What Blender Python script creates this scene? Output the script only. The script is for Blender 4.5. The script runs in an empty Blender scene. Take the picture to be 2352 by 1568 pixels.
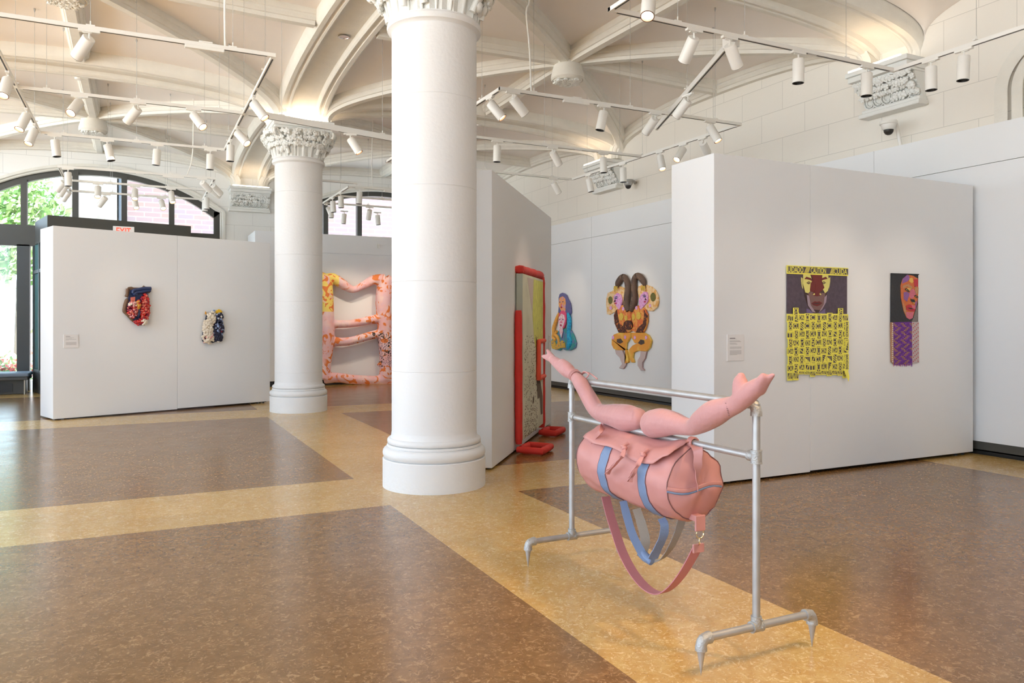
import bpy, bmesh, math, random
from mathutils import Vector, Matrix, noise
random.seed(7)
S = bpy.context.scene
C = S.collection
pi = math.pi

# ------------------------------------------------------------ camera, world, exposure
FOC, HOR, PCX, EYE = 1757.0, 740.0, 1176.0, 1.5
YAW = math.atan(864 / FOC)
cd = bpy.data.cameras.new('camera'); cam = bpy.data.objects.new('camera', cd); C.objects.link(cam)
cam.location = (0, 0, EYE); cam.rotation_euler = (pi / 2, 0, -YAW)
cd.sensor_width = 36; cd.lens = FOC / 2352 * 36; cd.shift_y = -(784 - HOR) / 2352
cd.clip_start = 0.05; cd.clip_end = 300
S.camera = cam
S.view_settings.view_transform = 'Standard'; S.view_settings.look = 'None'
S.view_settings.gamma = 1; S.view_settings.exposure = 0.08
S.view_settings.use_curve_mapping = False
try:
    S.cycles.max_bounces = 9; S.cycles.diffuse_bounces = 6; S.cycles.glossy_bounces = 3
    S.cycles.transparent_max_bounces = 12; S.cycles.sample_clamp_indirect = 6; S.cycles.use_denoising = True
    S.cycles.caustics_reflective = False; S.cycles.caustics_refractive = False
except Exception:
    pass
W = bpy.data.worlds.new('sky'); S.world = W; W.use_nodes = True
wn = W.node_tree; wn.nodes.clear()
wo = wn.nodes.new('ShaderNodeOutputWorld'); wb = wn.nodes.new('ShaderNodeBackground')
wb.inputs[1].default_value = 1.0
wtc = wn.nodes.new('ShaderNodeTexCoord'); wsp = wn.nodes.new('ShaderNodeSeparateXYZ'); wcr = wn.nodes.new('ShaderNodeValToRGB')
wmr = wn.nodes.new('ShaderNodeMapRange'); wmr.inputs[1].default_value = -.25; wmr.inputs[2].default_value = .25
wn.links.new(wtc.outputs['Generated'], wsp.inputs[0]); wn.links.new(wsp.outputs[2], wmr.inputs[0]); wn.links.new(wmr.outputs[0], wcr.inputs[0])
wcr.color_ramp.elements[0].position = .40; wcr.color_ramp.elements[1].position = .60      # lower half brightened, added fill for the vaults; hazy sky above
wcr.color_ramp.elements[0].color = (.90, .97, 1.0, 1); wcr.color_ramp.elements[1].color = (.31, .40, .50, 1)
wvm = wn.nodes.new('ShaderNodeVectorMath'); wvm.operation = 'SCALE'; wvm.inputs['Scale'].default_value = 8.6
wn.links.new(wcr.outputs[0], wvm.inputs[0]); wn.links.new(wvm.outputs[0], wb.inputs[0])
wn.links.new(wb.outputs[0], wo.inputs[0])

def sun(name, direction, e, col, ang):
    l = bpy.data.lights.new(name, 'SUN'); l.energy = e; l.color = col; l.angle = ang
    o = bpy.data.objects.new(name, l); C.objects.link(o)
    o.rotation_euler = Vector(direction).to_track_quat('-Z', 'Y').to_euler(); return o
sun('sun', (0.15, 0.55, -1.0), 20.0, (1, .97, .92), 0.02)

def area(name, loc, target, sx, sy, e, col):
    l = bpy.data.lights.new(name, 'AREA'); l.shape = 'RECTANGLE'; l.size = sx; l.size_y = sy; l.energy = e; l.color = col
    o = bpy.data.objects.new(name, l); C.objects.link(o); o.location = loc
    o.rotation_euler = (Vector(target) - Vector(loc)).to_track_quat('-Z', 'Y').to_euler(); return o
def spot(name, loc, target, e, col=(1, .82, .62), ang=34, blend=.8, rad=.05):
    l = bpy.data.lights.new(name, 'SPOT'); l.energy = e; l.color = col; l.spot_size = math.radians(ang); l.spot_blend = blend
    l.shadow_soft_size = rad
    o = bpy.data.objects.new(name, l); C.objects.link(o); o.location = loc
    o.rotation_euler = (Vector(target) - Vector(loc)).to_track_quat('-Z', 'Y').to_euler(); return o

# ------------------------------------------------------------ measuring helpers (points on known planes)
ct, st = math.cos(YAW), math.sin(YAW)
EYEV = Vector((0, 0, EYE))
def ray(px, py):
    X = (px - PCX) / FOC
    return Vector((X * ct + st, -X * st + ct, -(py - HOR) / FOC))
def on_x(px, py, x): r = ray(px, py); return r * (x / r.x) + EYEV
def on_y(px, py, y): r = ray(px, py); return r * (y / r.y) + EYEV
def on_z(px, py, z): r = ray(px, py); return r * ((z - EYE) / r.z) + EYEV
def at_d(px, py, d): return ray(px, py) * d + EYEV
def on_plane(px, py, a, n):
    r = ray(px, py); return EYEV + r * (n.dot(a - EYEV) / n.dot(r))
def depth(p): return p[0] * st + p[1] * ct

# ------------------------------------------------------------ materials
def mat(name, col, rough=.6, metal=0, emis=None, es=0, bump=None, var=None, spec=.5, sheen=0, coat=0):
    """bump=(scale, strength, detail); var=(scale, amount) darker/lighter mottling of the material itself"""
    m = bpy.data.materials.new(name); m.use_nodes = True
    nt = m.node_tree; b = nt.nodes['Principled BSDF']
    b.inputs['Base Color'].default_value = (*col, 1); b.inputs['Roughness'].default_value = rough
    b.inputs['Metallic'].default_value = metal; b.inputs['Specular IOR Level'].default_value = spec
    if sheen: b.inputs['Sheen Weight'].default_value = sheen
    if coat: b.inputs['Coat Weight'].default_value = coat
    if emis: b.inputs['Emission Color'].default_value = (*emis, 1); b.inputs['Emission Strength'].default_value = es
    tc = None
    if bump or var:
        tc = nt.nodes.new('ShaderNodeTexCoord')
    if var:
        n = nt.nodes.new('ShaderNodeTexNoise'); n.inputs['Scale'].default_value = var[0]; n.inputs['Detail'].default_value = 4
        nt.links.new(tc.outputs['Object'], n.inputs['Vector'])
        r = nt.nodes.new('ShaderNodeMapRange'); r.inputs[1].default_value = .3; r.inputs[2].default_value = .7
        r.inputs[3].default_value = 1 - var[1]; r.inputs[4].default_value = 1 + var[1]
        nt.links.new(n.outputs[0], r.inputs[0])
        mx = nt.nodes.new('ShaderNodeVectorMath'); mx.operation = 'SCALE'; mx.inputs[0].default_value = col
        nt.links.new(r.outputs[0], mx.inputs['Scale']); nt.links.new(mx.outputs[0], b.inputs['Base Color'])
    if bump:
        n = nt.nodes.new('ShaderNodeTexNoise'); n.inputs['Scale'].default_value = bump[0]; n.inputs['Detail'].default_value = bump[2] if len(bump) > 2 else 3
        nt.links.new(tc.outputs['Object'], n.inputs['Vector'])
        bp = nt.nodes.new('ShaderNodeBump'); bp.inputs['Strength'].default_value = bump[1]; bp.inputs['Distance'].default_value = .02
        nt.links.new(n.outputs[0], bp.inputs['Height']); nt.links.new(bp.outputs[0], b.inputs['Normal'])
    return m
def nodes(m): return m.node_tree, m.node_tree.nodes['Principled BSDF']
def N(nt, t, **kw):
    n = nt.nodes.new(t)
    for k, v in kw.items():
        if k.startswith('i_'):
            n.inputs[int(k[2:]) if k[2:].isdigit() else k[2:].replace('_', ' ')].default_value = v
        else: setattr(n, k, v)
    return n
def mathn(nt, op, a, b=None, c=None):
    n = nt.nodes.new('ShaderNodeMath'); n.operation = op
    for i, v in enumerate((a, b, c)):
        if v is None: continue
        if isinstance(v, (int, float)): n.inputs[i].default_value = v
        else: nt.links.new(v, n.inputs[i])
    return n.outputs[0]
def mixc(nt, f, a, b):
    n = nt.nodes.new('ShaderNodeMix'); n.data_type = 'RGBA'
    if isinstance(f, (int, float)): n.inputs[0].default_value = f
    else: nt.links.new(f, n.inputs[0])
    for i, v in ((6, a), (7, b)):
        if isinstance(v, tuple): n.inputs[i].default_value = (*v, 1) if len(v) == 3 else v
        else: nt.links.new(v, n.inputs[i])
    return n.outputs[2]
def ramp(nt, f, lo, hi):
    n = nt.nodes.new('ShaderNodeMapRange'); n.clamp = True
    nt.links.new(f, n.inputs[0]); n.inputs[1].default_value = lo; n.inputs[2].default_value = hi
    return n.outputs[0]

M = {}
M['plaster'] = mat('vault_plaster', (.86, .815, .775), .75, bump=(9, .08), var=(1.2, .015))
M['rib'] = mat('painted_rib_stone', (.74, .715, .65), .7, bump=(40, .15), var=(6, .03))
M['stone'] = mat('painted_stone', (.76, .76, .755), .6, bump=(28, .18, 5))
M['orn'] = mat('painted_ornament', (.77, .78, .755), .6, bump=(60, .25))
M['white'] = mat('white_gallery_paint', (.80, .81, .82), .6, bump=(90, .02))
M['track'] = mat('white_powder_coat', (.80, .79, .75), .35)
M['lamp'] = mat('lamp_housing_white', (.80, .79, .75), .4)
M['groove'] = mat('track_groove', (.03, .03, .03), .5)
M['black'] = mat('black_baseboard', (.012, .012, .013), .4)
M['dark'] = mat('bronze_window_metal', (.07, .068, .06), .4)
M['darkgrey'] = mat('dark_grey_metal', (.085, .09, .092), .45)
M['wire'] = mat('steel_wire', (.45, .45, .43), .4, .6)
M['lens_on'] = mat('lit_lamp_lens', (1, .9, .75), .3, emis=(1, .86, .66), es=9)
M['lens_off'] = mat('dark_lamp_baffle', (.02, .018, .016), .4)
M['copper'] = mat('copper_baffle', (.30, .17, .11), .3, .7)
M['led'] = mat('warm_led_strip', (1, .9, .8), .3, emis=(1, .84, .66), es=3.5)
M['galv'] = mat('galvanised_pipe', (.46, .46, .46), .45, .65, bump=(25, .05), var=(14, .08))
M['cast'] = mat('cast_pipe_fitting', (.44, .44, .43), .5, .6, bump=(120, .25))
M['pink'] = mat('pink_stuffed_canvas', (.54, .265, .26), .65, bump=(9, .7, 4), var=(5, .04), sheen=.2)
M['pinkbag'] = mat('pink_leather', (.55, .25, .232), .5, bump=(6, .5, 2), var=(3, .03))
M['pinkin'] = mat('dusty_pink_lining', (.52, .20, .23), .6, bump=(20, .15))
M['blue'] = mat('slate_blue_webbing', (.17, .245, .40), .55, bump=(80, .12))
M['grey'] = mat('grey_webbing', (.30, .29, .27), .6, bump=(80, .12))
M['seam'] = mat('dark_seam', (.20, .09, .09), .7)
M['brass'] = mat('pale_brass_ring', (.75, .62, .38), .25, 1)
M['paper'] = mat('label_paper', (.80, .78, .77), .7)
M['ink'] = mat('label_ink', (.16, .14, .14), .8)
M['inkpale'] = mat('label_text_pale', (.45, .43, .42), .8)
M['red'] = mat('red_felt', (.66, .035, .025), .7, bump=(9, .4), var=(8, .06))
M['orange'] = mat('orange_red_felt', (.80, .09, .04), .7, bump=(9, .4))
M['glass'] = mat('window_glass', (1, 1, 1), .02)
nt, b = nodes(M['glass'])
g = N(nt, 'ShaderNodeBsdfTransparent'); gl = N(nt, 'ShaderNodeBsdfGlossy'); gl.inputs['Roughness'].default_value = .02
mx = N(nt, 'ShaderNodeMixShader'); mx.inputs[0].default_value = .06
g.inputs[0].default_value = (.93, .97, .97, 1)
nt.links.new(g.outputs[0], mx.inputs[1]); nt.links.new(gl.outputs[0], mx.inputs[2])
nt.links.new(mx.outputs[0], nt.nodes['Material Output'].inputs[0])
M['tealglass'] = mat('teal_glass', (.12, .30, .30), .08, spec=.8)

# cork-look linoleum floor: dark panels between light bands laid on the column grid
FLR = mat('linoleum_floor', (.4, .2, .1), .26)
nt, b = nodes(FLR)
geo = N(nt, 'ShaderNodeNewGeometry'); sx = N(nt, 'ShaderNodeSeparateXYZ'); nt.links.new(geo.outputs['Position'], sx.inputs[0])
def band(out, lo, hi):
    return mathn(nt, 'MULTIPLY', mathn(nt, 'GREATER_THAN', out, lo), mathn(nt, 'LESS_THAN', out, hi))
bands = None
for o_, lo, hi in ((sx.outputs[0], 1.875, 3.05), (sx.outputs[0], -4.55, -3.38), (sx.outputs[0], 7.67, 20), (sx.outputs[1], 6.08, 7.25),
                   (sx.outputs[1], 12.6, 13.72), (sx.outputs[1], 18.0, 30), (sx.outputs[1], -.5, .67)):
    q = band(o_, lo, hi); bands = q if bands is None else mathn(nt, 'MAXIMUM', bands, q)
def nz(scale, det=5, rough=.6, dist=0, sy=1.0):
    mp = N(nt, 'ShaderNodeMapping'); nt.links.new(geo.outputs['Position'], mp.inputs[0]); mp.inputs['Scale'].default_value = (1, sy, 1)
    n = N(nt, 'ShaderNodeTexNoise'); n.inputs['Scale'].default_value = scale; n.inputs['Detail'].default_value = det
    n.inputs['Roughness'].default_value = rough; n.inputs['Distortion'].default_value = dist
    nt.links.new(mp.outputs[0], n.inputs['Vector']); return n.outputs[0]
n1, n2, n3 = nz(8, 8, .75, 1.2), nz(24, 5, .75, 1.8), nz(27, 5, .75, 2.6)
brk = N(nt, 'ShaderNodeTexBrick'); brk.offset = 0.5; nt.links.new(geo.outputs['Position'], brk.inputs['Vector'])
brk.inputs['Scale'].default_value = 1; brk.inputs['Brick Width'].default_value = 1.0; brk.inputs['Row Height'].default_value = .5
brk.inputs['Mortar Size'].default_value = 0.0; brk.inputs['Color1'].default_value = (.93, .93, .93, 1); brk.inputs['Color2'].default_value = (1.05, 1.05, 1.05, 1)
base = mixc(nt, bands, (.195, .095, .028), (.52, .305, .086))
lighter = mixc(nt, bands, (.285, .150, .050), (.61, .41, .145))
c1 = mixc(nt, ramp(nt, n1, .42, .66), base, lighter)
c2 = mixc(nt, mathn(nt, 'MULTIPLY', ramp(nt, n2, .54, .60), .75), c1, mixc(nt, bands, (.46, .27, .12), (.82, .62, .34)))
c3 = mixc(nt, mathn(nt, 'MULTIPLY', ramp(nt, n3, .59, .65), .7), c2, mixc(nt, bands, (.10, .042, .016), (.22, .11, .035)))
vm = N(nt, 'ShaderNodeVectorMath', operation='MULTIPLY'); nt.links.new(c3, vm.inputs[0]); nt.links.new(brk.outputs[0], vm.inputs[1])
nt.links.new(vm.outputs[0], b.inputs['Base Color'])
rr = N(nt, 'ShaderNodeMapRange'); nt.links.new(nz(3, 3), rr.inputs[0]); rr.inputs[3].default_value = .17; rr.inputs[4].default_value = .28
nt.links.new(rr.outputs[0], b.inputs['Roughness']); b.inputs['Specular IOR Level'].default_value = .65
bp = N(nt, 'ShaderNodeBump'); bp.inputs['Strength'].default_value = .035; bp.inputs['Distance'].default_value = .01
nt.links.new(nz(14, 3), bp.inputs['Height']); nt.links.new(bp.outputs[0], b.inputs['Normal'])

# coursed blockwork of the upper walls
def block_mat(name, axis, col):
    m = mat(name, col, .7); nt, b = nodes(m)
    geo = N(nt, 'ShaderNodeNewGeometry'); s = N(nt, 'ShaderNodeSeparateXYZ'); nt.links.new(geo.outputs['Position'], s.inputs[0])
    cb = N(nt, 'ShaderNodeCombineXYZ'); nt.links.new(s.outputs[axis], cb.inputs[0]); nt.links.new(s.outputs[2], cb.inputs[1])
    br = N(nt, 'ShaderNodeTexBrick'); br.inputs['Scale'].default_value = 1; br.inputs['Brick Width'].default_value = .86; br.inputs['Row Height'].default_value = .43
    br.inputs['Mortar Size'].default_value = .0035; br.inputs['Mortar Smooth'].default_value = 0
    br.inputs['Color1'].default_value = (*col, 1); br.inputs['Color2'].default_value = (*[v * .975 for v in col], 1)
    br.inputs['Mortar'].default_value = (*[v * .72 for v in col], 1)
    nt.links.new(cb.outputs[0], br.inputs['Vector']); nt.links.new(br.outputs[0], b.inputs['Base Color'])
    n = N(nt, 'ShaderNodeTexNoise', i_Scale=25.0); nt.links.new(geo.outputs['Position'], n.inputs['Vector'])
    bp = N(nt, 'ShaderNodeBump', i_Strength=.12, i_Distance=.02); nt.links.new(n.outputs[0], bp.inputs['Height']); nt.links.new(bp.outputs[0], b.inputs['Normal'])
    return m
M['blockR'] = block_mat('painted_block_wall', 1, (.80, .76, .69))
M['blockW'] = block_mat('painted_block_window_wall', 0, (.80, .79, .76))

# ------------------------------------------------------------ mesh builder
class MB:
    def __init__(s): s.v = []; s.f = []; s.m = []
    def add(s, vs, fs, mi=0):
        o = len(s.v); s.v += [tuple(v) for v in vs]; s.f += [tuple(o + i for i in f) for f in fs]; s.m += [mi] * len(fs); return s
    def box(s, a, b, mi=0, mtx=None):
        x0, y0, z0 = a; x1, y1, z1 = b
        vs = [Vector(p) for p in ((x0,y0,z0),(x1,y0,z0),(x1,y1,z0),(x0,y1,z0),(x0,y0,z1),(x1,y0,z1),(x1,y1,z1),(x0,y1,z1))]
        if mtx: vs = [mtx @ v for v in vs]
        return s.add(vs, ((0,3,2,1),(4,5,6,7),(0,1,5,4),(1,2,6,5),(2,3,7,6),(3,0,4,7)), mi)
    def tube(s, pts, rad, n=12, mi=0, cap=True, flat=1.0, side=None):
        pts = [Vector(p) for p in pts]
        if isinstance(rad, (int, float)): rad = [rad] * len(pts)
        up = None; rings = []
        for i, p in enumerate(pts):
            t = (pts[min(i + 1, len(pts) - 1)] - pts[max(i - 1, 0)])
            t = t.normalized() if t.length > 1e-9 else Vector((0, 0, 1))
            if side is not None: u = (Vector(side) - t * t.dot(Vector(side))).normalized()
            elif up is None: u = t.orthogonal().normalized()
            else:
                u = up - t * t.dot(up); u = u.normalized() if u.length > 1e-6 else t.orthogonal().normalized()
            up = u; w = t.cross(u)
            rings.append([p + (u * math.cos(2*pi*k/n) + w * math.sin(2*pi*k/n) * flat) * rad[i] for k in range(n)])
        vs = [v for r in rings for v in r]; fs = []
        for i in range(len(pts) - 1):
            for k in range(n):
                fs.append((i*n+k, i*n+(k+1) % n, (i+1)*n+(k+1) % n, (i+1)*n+k))
        if cap: fs += [tuple(reversed(range(n))), tuple((len(pts)-1)*n + k for k in range(n))]
        return s.add(vs, fs, mi)
    def lathe(s, prof, n=48, mi=0, c=(0, 0, 0), mtx=None, cap=True):
        vs = []; fs = []
        for r, z in prof:
            for k in range(n):
                a = 2*pi*k/n; v = Vector((c[0] + r*math.cos(a), c[1] + r*math.sin(a), c[2] + z)); vs.append(mtx @ v if mtx else v)
        for i in range(len(prof) - 1):
            for k in range(n): fs.append((i*n+k, i*n+(k+1) % n, (i+1)*n+(k+1) % n, (i+1)*n+k))
        if cap and prof[0][0] > 1e-5: fs.append(tuple(reversed(range(n))))
        if cap and prof[-1][0] > 1e-5: fs.append(tuple((len(prof)-1)*n + k for k in range(n)))
        return s.add(vs, fs, mi)
    def sweep(s, path, prof, lat, mi=0, cap=True, closed=True):
        """profile (lateral, normal) carried along path; lat = constant lateral direction"""
        path = [Vector(p) for p in path]; lat = Vector(lat).normalized(); n = len(prof); vs = []
        for i, p in enumerate(path):
            t = (path[min(i+1, len(path)-1)] - path[max(i-1, 0)]).normalized()
            nn = lat.cross(t).normalized()
            if nn.z < 0 or (abs(nn.z) < 1e-6): pass
            vs += [p + lat * a + nn * b_ for a, b_ in prof]
        fs = []
        for i in range(len(path) - 1):
            for k in range(n if closed else n - 1):
                fs.append((i*n+k, i*n+(k+1) % n, (i+1)*n+(k+1) % n, (i+1)*n+k))
        if cap and closed: fs += [tuple(reversed(range(n))), tuple((len(path)-1)*n+k for k in range(n))]
        return s.add(vs, fs, mi)
    def ball(s, c, r, mi=0, seg=8, sc=(1, 1, 1), rot=None):
        vs = []; fs = []; c = Vector(c); rg = seg // 2 + 1
        for i in range(rg + 1):
            th = pi * i / rg
            for k in range(seg):
                a = 2*pi*k/seg; v = Vector((math.sin(th)*math.cos(a)*sc[0], math.sin(th)*math.sin(a)*sc[1], math.cos(th)*sc[2])) * r
                if rot: v = rot @ v
                vs.append(c + v)
        for i in range(rg):
            for k in range(seg): fs.append((i*seg+k, (i+1)*seg+k, (i+1)*seg+(k+1) % seg, i*seg+(k+1) % seg))
        return s.add(vs, fs, mi)
    def prism(s, pts, off, mi=0, mside=None):
        """polygon (3D points) thickened by vector off"""
        n = len(pts); pts = [Vector(p) for p in pts]; off = Vector(off)
        vs = pts + [p + off for p in pts]
        s.add(vs, [tuple(range(n))] + [tuple(reversed(range(n, 2*n)))] , mi)
        return s.add(vs, [(k, n+k, n+(k+1) % n, (k+1) % n) for k in range(n)], mi if mside is None else mside)
    def build(s, name, mats, parent=None, smooth=False, bevel=None, loc=None, recalc=True, fixtri=False):
        me = bpy.data.meshes.new(name)
        me.from_pydata(s.v, [], s.f)
        if not isinstance(mats, (list, tuple)): mats = [mats]
        for m in mats: me.materials.append(M[m] if isinstance(m, str) else m)
        me.polygons.foreach_set('material_index', s.m)
        if loc is not None:
            lv = Vector(loc); me.transform(Matrix.Translation(-lv))
        if recalc or smooth:
            bm = bmesh.new(); bm.from_mesh(me); bmesh.ops.remove_doubles(bm, verts=bm.verts, dist=1e-5)
            bmesh.ops.dissolve_degenerate(bm, edges=bm.edges, dist=1e-6)
            bmesh.ops.recalc_face_normals(bm, faces=bm.faces)
            if fixtri: bmesh.ops.triangulate(bm, faces=[f for f in bm.faces if len(f.verts) > 4])
            bm.to_mesh(me); bm.free()
        if smooth:
            me.polygons.foreach_set('use_smooth', [True] * len(me.polygons))
            try: me.set_sharp_from_angle(angle=math.radians(38 if smooth is True else smooth))
            except Exception: pass
        o = bpy.data.objects.new(name, me); C.objects.link(o)
        if loc is not None: o.location = loc
        if parent: o.parent = parent
        if parent: o.matrix_parent_inverse = parent_inv(parent)
        if bevel:
            bv = o.modifiers.new('bevel', 'BEVEL'); bv.width = bevel; bv.segments = 2; bv.limit_method = 'ANGLE'; bv.angle_limit = .6
        return o
def wmat(o):
    m = Matrix.LocRotScale(o.location, o.rotation_euler, o.scale)
    return wmat(o.parent) @ o.matrix_parent_inverse @ m if o.parent else m
def parent_inv(p): return wmat(p).inverted()
def tag(o, label=None, cat=None, group=None, kind=None):
    if label: o['label'] = label
    if cat: o['category'] = cat
    if group: o['group'] = group
    if kind: o['kind'] = kind
    return o
def thing(name, loc, label, cat, group=None):
    o = bpy.data.objects.new(name, None); C.objects.link(o); o.location = loc; o.empty_display_size = .1
    return tag(o, label, cat, group)
def struct(o): o['kind'] = 'structure'; return o
def smoothmod(o, it=2, f=.5):
    m = o.modifiers.new('smooth', 'SMOOTH'); m.iterations = it; m.factor = f
def remesh(o, vox, it=6):
    m = o.modifiers.new('remesh', 'REMESH'); m.mode = 'VOXEL'; m.voxel_size = vox; m.use_smooth_shade = True
    smoothmod(o, it)
def catmull(P, k=6):
    P = [Vector(p) for p in P]; out = []
    Q = [P[0] * 2 - P[1]] + P + [P[-1] * 2 - P[-2]]
    for i in range(1, len(Q) - 2):
        a, b_, c, d = Q[i-1], Q[i], Q[i+1], Q[i+2]
        for j in range(k):
            t = j / k
            out.append(.5 * ((2*b_) + (-a + c)*t + (2*a - 5*b_ + 4*c - d)*t*t + (-a + 3*b_ - 3*c + d)*t*t*t))
    out.append(P[-1]); return out
# ------------------------------------------------------------ key dimensions
C1 = (2.49, 6.70); C2 = (2.49, 13.30)
XR, XP, YW, YP = 8.80, 8.60, 19.70, 18.40       # stone wall right, its white panels, window wall, white wall before it
ZS, RISE = 4.80, 0.52
def cf(t): return max(0.0, 1 - t * t) ** (1 / 3)
def tsamp(n): return [math.sin(pi * (i / n - .5)) for i in range(n + 1)]

# floor
struct(MB().box((-12, -6, -.1), (9.4, YW + .3, 0)).build('floor', FLR))
# ------------------------------------------------------------ vaults: webs, arches, ribs
BX = [(-3.53, 2.07), (2.91, XR)]
BY = [(.55, 6.27), (7.12, 12.88), (13.72, YW)]
def zweb(u, v): return ZS + .18 + RISE * max(cf(u), cf(v)) + .06 * (1 - u*u) * (1 - v*v)
nweb = 44
for (x0, x1) in BX:
    for (y0, y1) in BY:
        mb = MB(); T = tsamp(nweb)
        vs = [(x0 + (x1-x0) * (u+1)/2, y0 + (y1-y0) * (v+1)/2, zweb(u, v)) for v in T for u in T]
        k = nweb + 1
        mb.add(vs, [(j*k+i, j*k+i+1, (j+1)*k+i+1, (j+1)*k+i) for j in range(nweb) for i in range(nweb)])
        o = struct(mb.build('ceiling', 'plaster', smooth=30))
struct(MB().box((-4.6, -6, 5.9), (9.4, YW + .4, 6.05)).build('ceiling', 'plaster'))  # unseen flat slab added over the vaults to block light from above

ARCH = [(-.42,.205),(-.42,.07),(-.405,.035),(-.37,.0),(-.31,.0),(-.305,.022),(-.27,.022),(-.255,.005),(-.23,.0),(-.205,.02),(-.19,.075),
        (.19,.075),(.205,.02),(.23,.0),(.255,.005),(.27,.022),(.305,.022),(.31,.0),(.37,.0),(.405,.035),(.42,.07),(.42,.205)]
RIB = [(-.13,.22),(-.13,.12),(-.115,.11),(-.115,.085),(-.09,.05),(-.07,.045),(-.055,.0),(.055,.0),(.07,.045),(.09,.05),(.115,.085),(.115,.11),(.13,.12),(.13,.22)]
def archpath(a, b, legs=0.0, H=RISE, n=40):
    a = Vector(a); b = Vector(b); out = []
    if legs: out.append(Vector((a.x, a.y, ZS - legs)))
    for t in tsamp(n):
        p = a.lerp(b, (t + 1) / 2); p.z = ZS + H * cf(t); out.append(p)
    if legs: out.append(Vector((b.x, b.y, ZS - legs)))
    return out
# great arches between the columns and to the walls
tr = 0
def arch(a, b):
    global tr; tr += 1
    d = Vector((b[0]-a[0], b[1]-a[1], 0)); lat = Vector((-d.y, d.x, 0)).normalized()
    p = archpath((*a, 0), (*b, 0), legs=0)
    if lat.cross((p[21] - p[19]).normalized()).z < 0: lat = -lat
    o = MB().sweep(p, ARCH, lat).build('trim_%d' % tr, 'rib', smooth=25); struct(o); return o
def updown(path, lat):    # is +normal pointing up at the crown?
    return lat.cross((path[len(path)//2+1] - path[len(path)//2-1]).normalized()).z
for (a, b) in (((C1[0], C1[1]+.42), (C2[0], C2[1]-.42)), ((C2[0], C2[1]+.42), (C2[0], YW)), ((C1[0], .55), (C1[0], C1[1]-.42)),
               ((C1[0]+.42, C1[1]), (XR, C1[1])), ((C2[0]+.42, C2[1]), (XR, C2[1])), ((-3.53, C2[1]), (C2[0]-.42, C2[1])), ((-3.53, C1[1]), (C1[0]-.42, C1[1]))):
    arch(b, a)
# blocks where the arches meet above the capitals
for c in (C1, C2):
    tr += 1
    struct(MB().box((c[0]-.335, c[1]-.335, ZS), (c[0]+.335, c[1]+.335, 5.5)).build('trim_%d' % tr, 'rib'))
# ribs of each bay: diagonals, ridges, wall ribs, and the boss
def foliage(mb, n, fn, r0, r1, mi=0):
    for i in range(n):
        c, nrm = fn(i)
        r = random.uniform(r0, r1); q = Vector(nrm).to_track_quat('Z', 'Y').to_matrix()
        mb.ball(c, r, mi, 6, (1, 1, .7), q)
        for k in range(5):
            a = 2*pi*k/5 + random.random()
            mb.ball(Vector(c) + q @ Vector((math.cos(a)*r*.8, math.sin(a)*r*.8, r*.25)), r*.5, mi, 5, (1, 1, .8), q)
bays = [(0, 1, 'at the top left'), (0, 2, 'towards the window wall'), (1, 1, 'beside the near column, over the right bay'), (1, 2, 'of the far right bay'), (0, 0, ''), (1, 0, '')]
for bx, by, where in bays:
    (x0, x1), (y0, y1) = BX[bx], BY[by]; cx, cy = (x0+x1)/2, (y0+y1)/2
    if by == 0: continue
    for sx_, sy_ in ((-1, -1), (1, -1), (-1, 1), (1, 1)):
        a = Vector((cx + sx_*(x1-x0)/2, cy + sy_*(y1-y0)/2, 0)); p = []
        for i in range(26):
            t = math.cos(i / 25 * pi / 2) if i < 25 else 0
            t = math.sin(pi/2 * (1 - i/25))
            q = Vector((cx, cy, 0)).lerp(a, t); q.z = ZS + RISE * cf(t) + .05 * (1 - t*t) ** 2; p.append(q)
        lat = Vector((-(a-Vector((cx, cy, 0))).y, (a-Vector((cx, cy, 0))).x, 0)).normalized()
        if updown(p, lat) < 0: lat = -lat
        tr += 1; struct(MB().sweep(p, RIB, lat).build('trim_%d' % tr, 'rib', smooth=25))
    for dx, dy in ((1, 0), (-1, 0), (0, 1), (0, -1)):
        e = Vector((cx + dx*(x1-x0)/2, cy + dy*(y1-y0)/2, ZS+RISE)); p = [Vector((cx, cy, ZS+RISE+.05)).lerp(e, i/8) for i in range(9)]
        for i, q in enumerate(p): q.z = ZS + RISE + .05 * (1 - (i/8)**2) ** 2
        lat = Vector((-dy, dx, 0))
        if updown(p, lat) < 0: lat = -lat
        tr += 1; struct(MB().sweep(p, RIB, lat).build('trim_%d' % tr, 'rib', smooth=25))
    if bx == 1:   # wall rib
        p = archpath((XR-.04, y0, 0), (XR-.04, y1, 0)); lat = Vector((1, 0, 0))
        if updown(p, lat) < 0: lat = -lat
        tr += 1; struct(MB().sweep(p, RIB, lat).build('trim_%d' % tr, 'rib', smooth=25))
    if by == 2:
        p = archpath((x0, YW-.04, 0), (x1, YW-.04, 0)); lat = Vector((0, 1, 0))
        if updown(p, lat) < 0: lat = -lat
        tr += 1; struct(MB().sweep(p, RIB, lat).build('trim_%d' % tr, 'rib', smooth=25))
    if where:
        t = thing('ceiling_boss', (cx, cy, 5.1), 'round carved plaster boss where the ribs meet ' + where, 'ceiling boss', 'carved bosses at the rib crossings')
        MB().lathe([(.20, .32), (.25, .12), (.255, .07), (.235, .05), (.22, .06), (.20, .035), (.10, .03)], 32, c=(cx, cy, 5.1)).build('hub', 'rib', t, smooth=True)
        mb = MB()
        foliage(mb, 26, lambda i: (Vector((cx + .19*math.sqrt(i/26)*math.cos(i*2.4), cy + .19*math.sqrt(i/26)*math.sin(i*2.4), 5.125)), (0, 0, -1)), .03, .045)
        mb.build('carved_foliage', 'orn', t, smooth=60, recalc=False)

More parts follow.
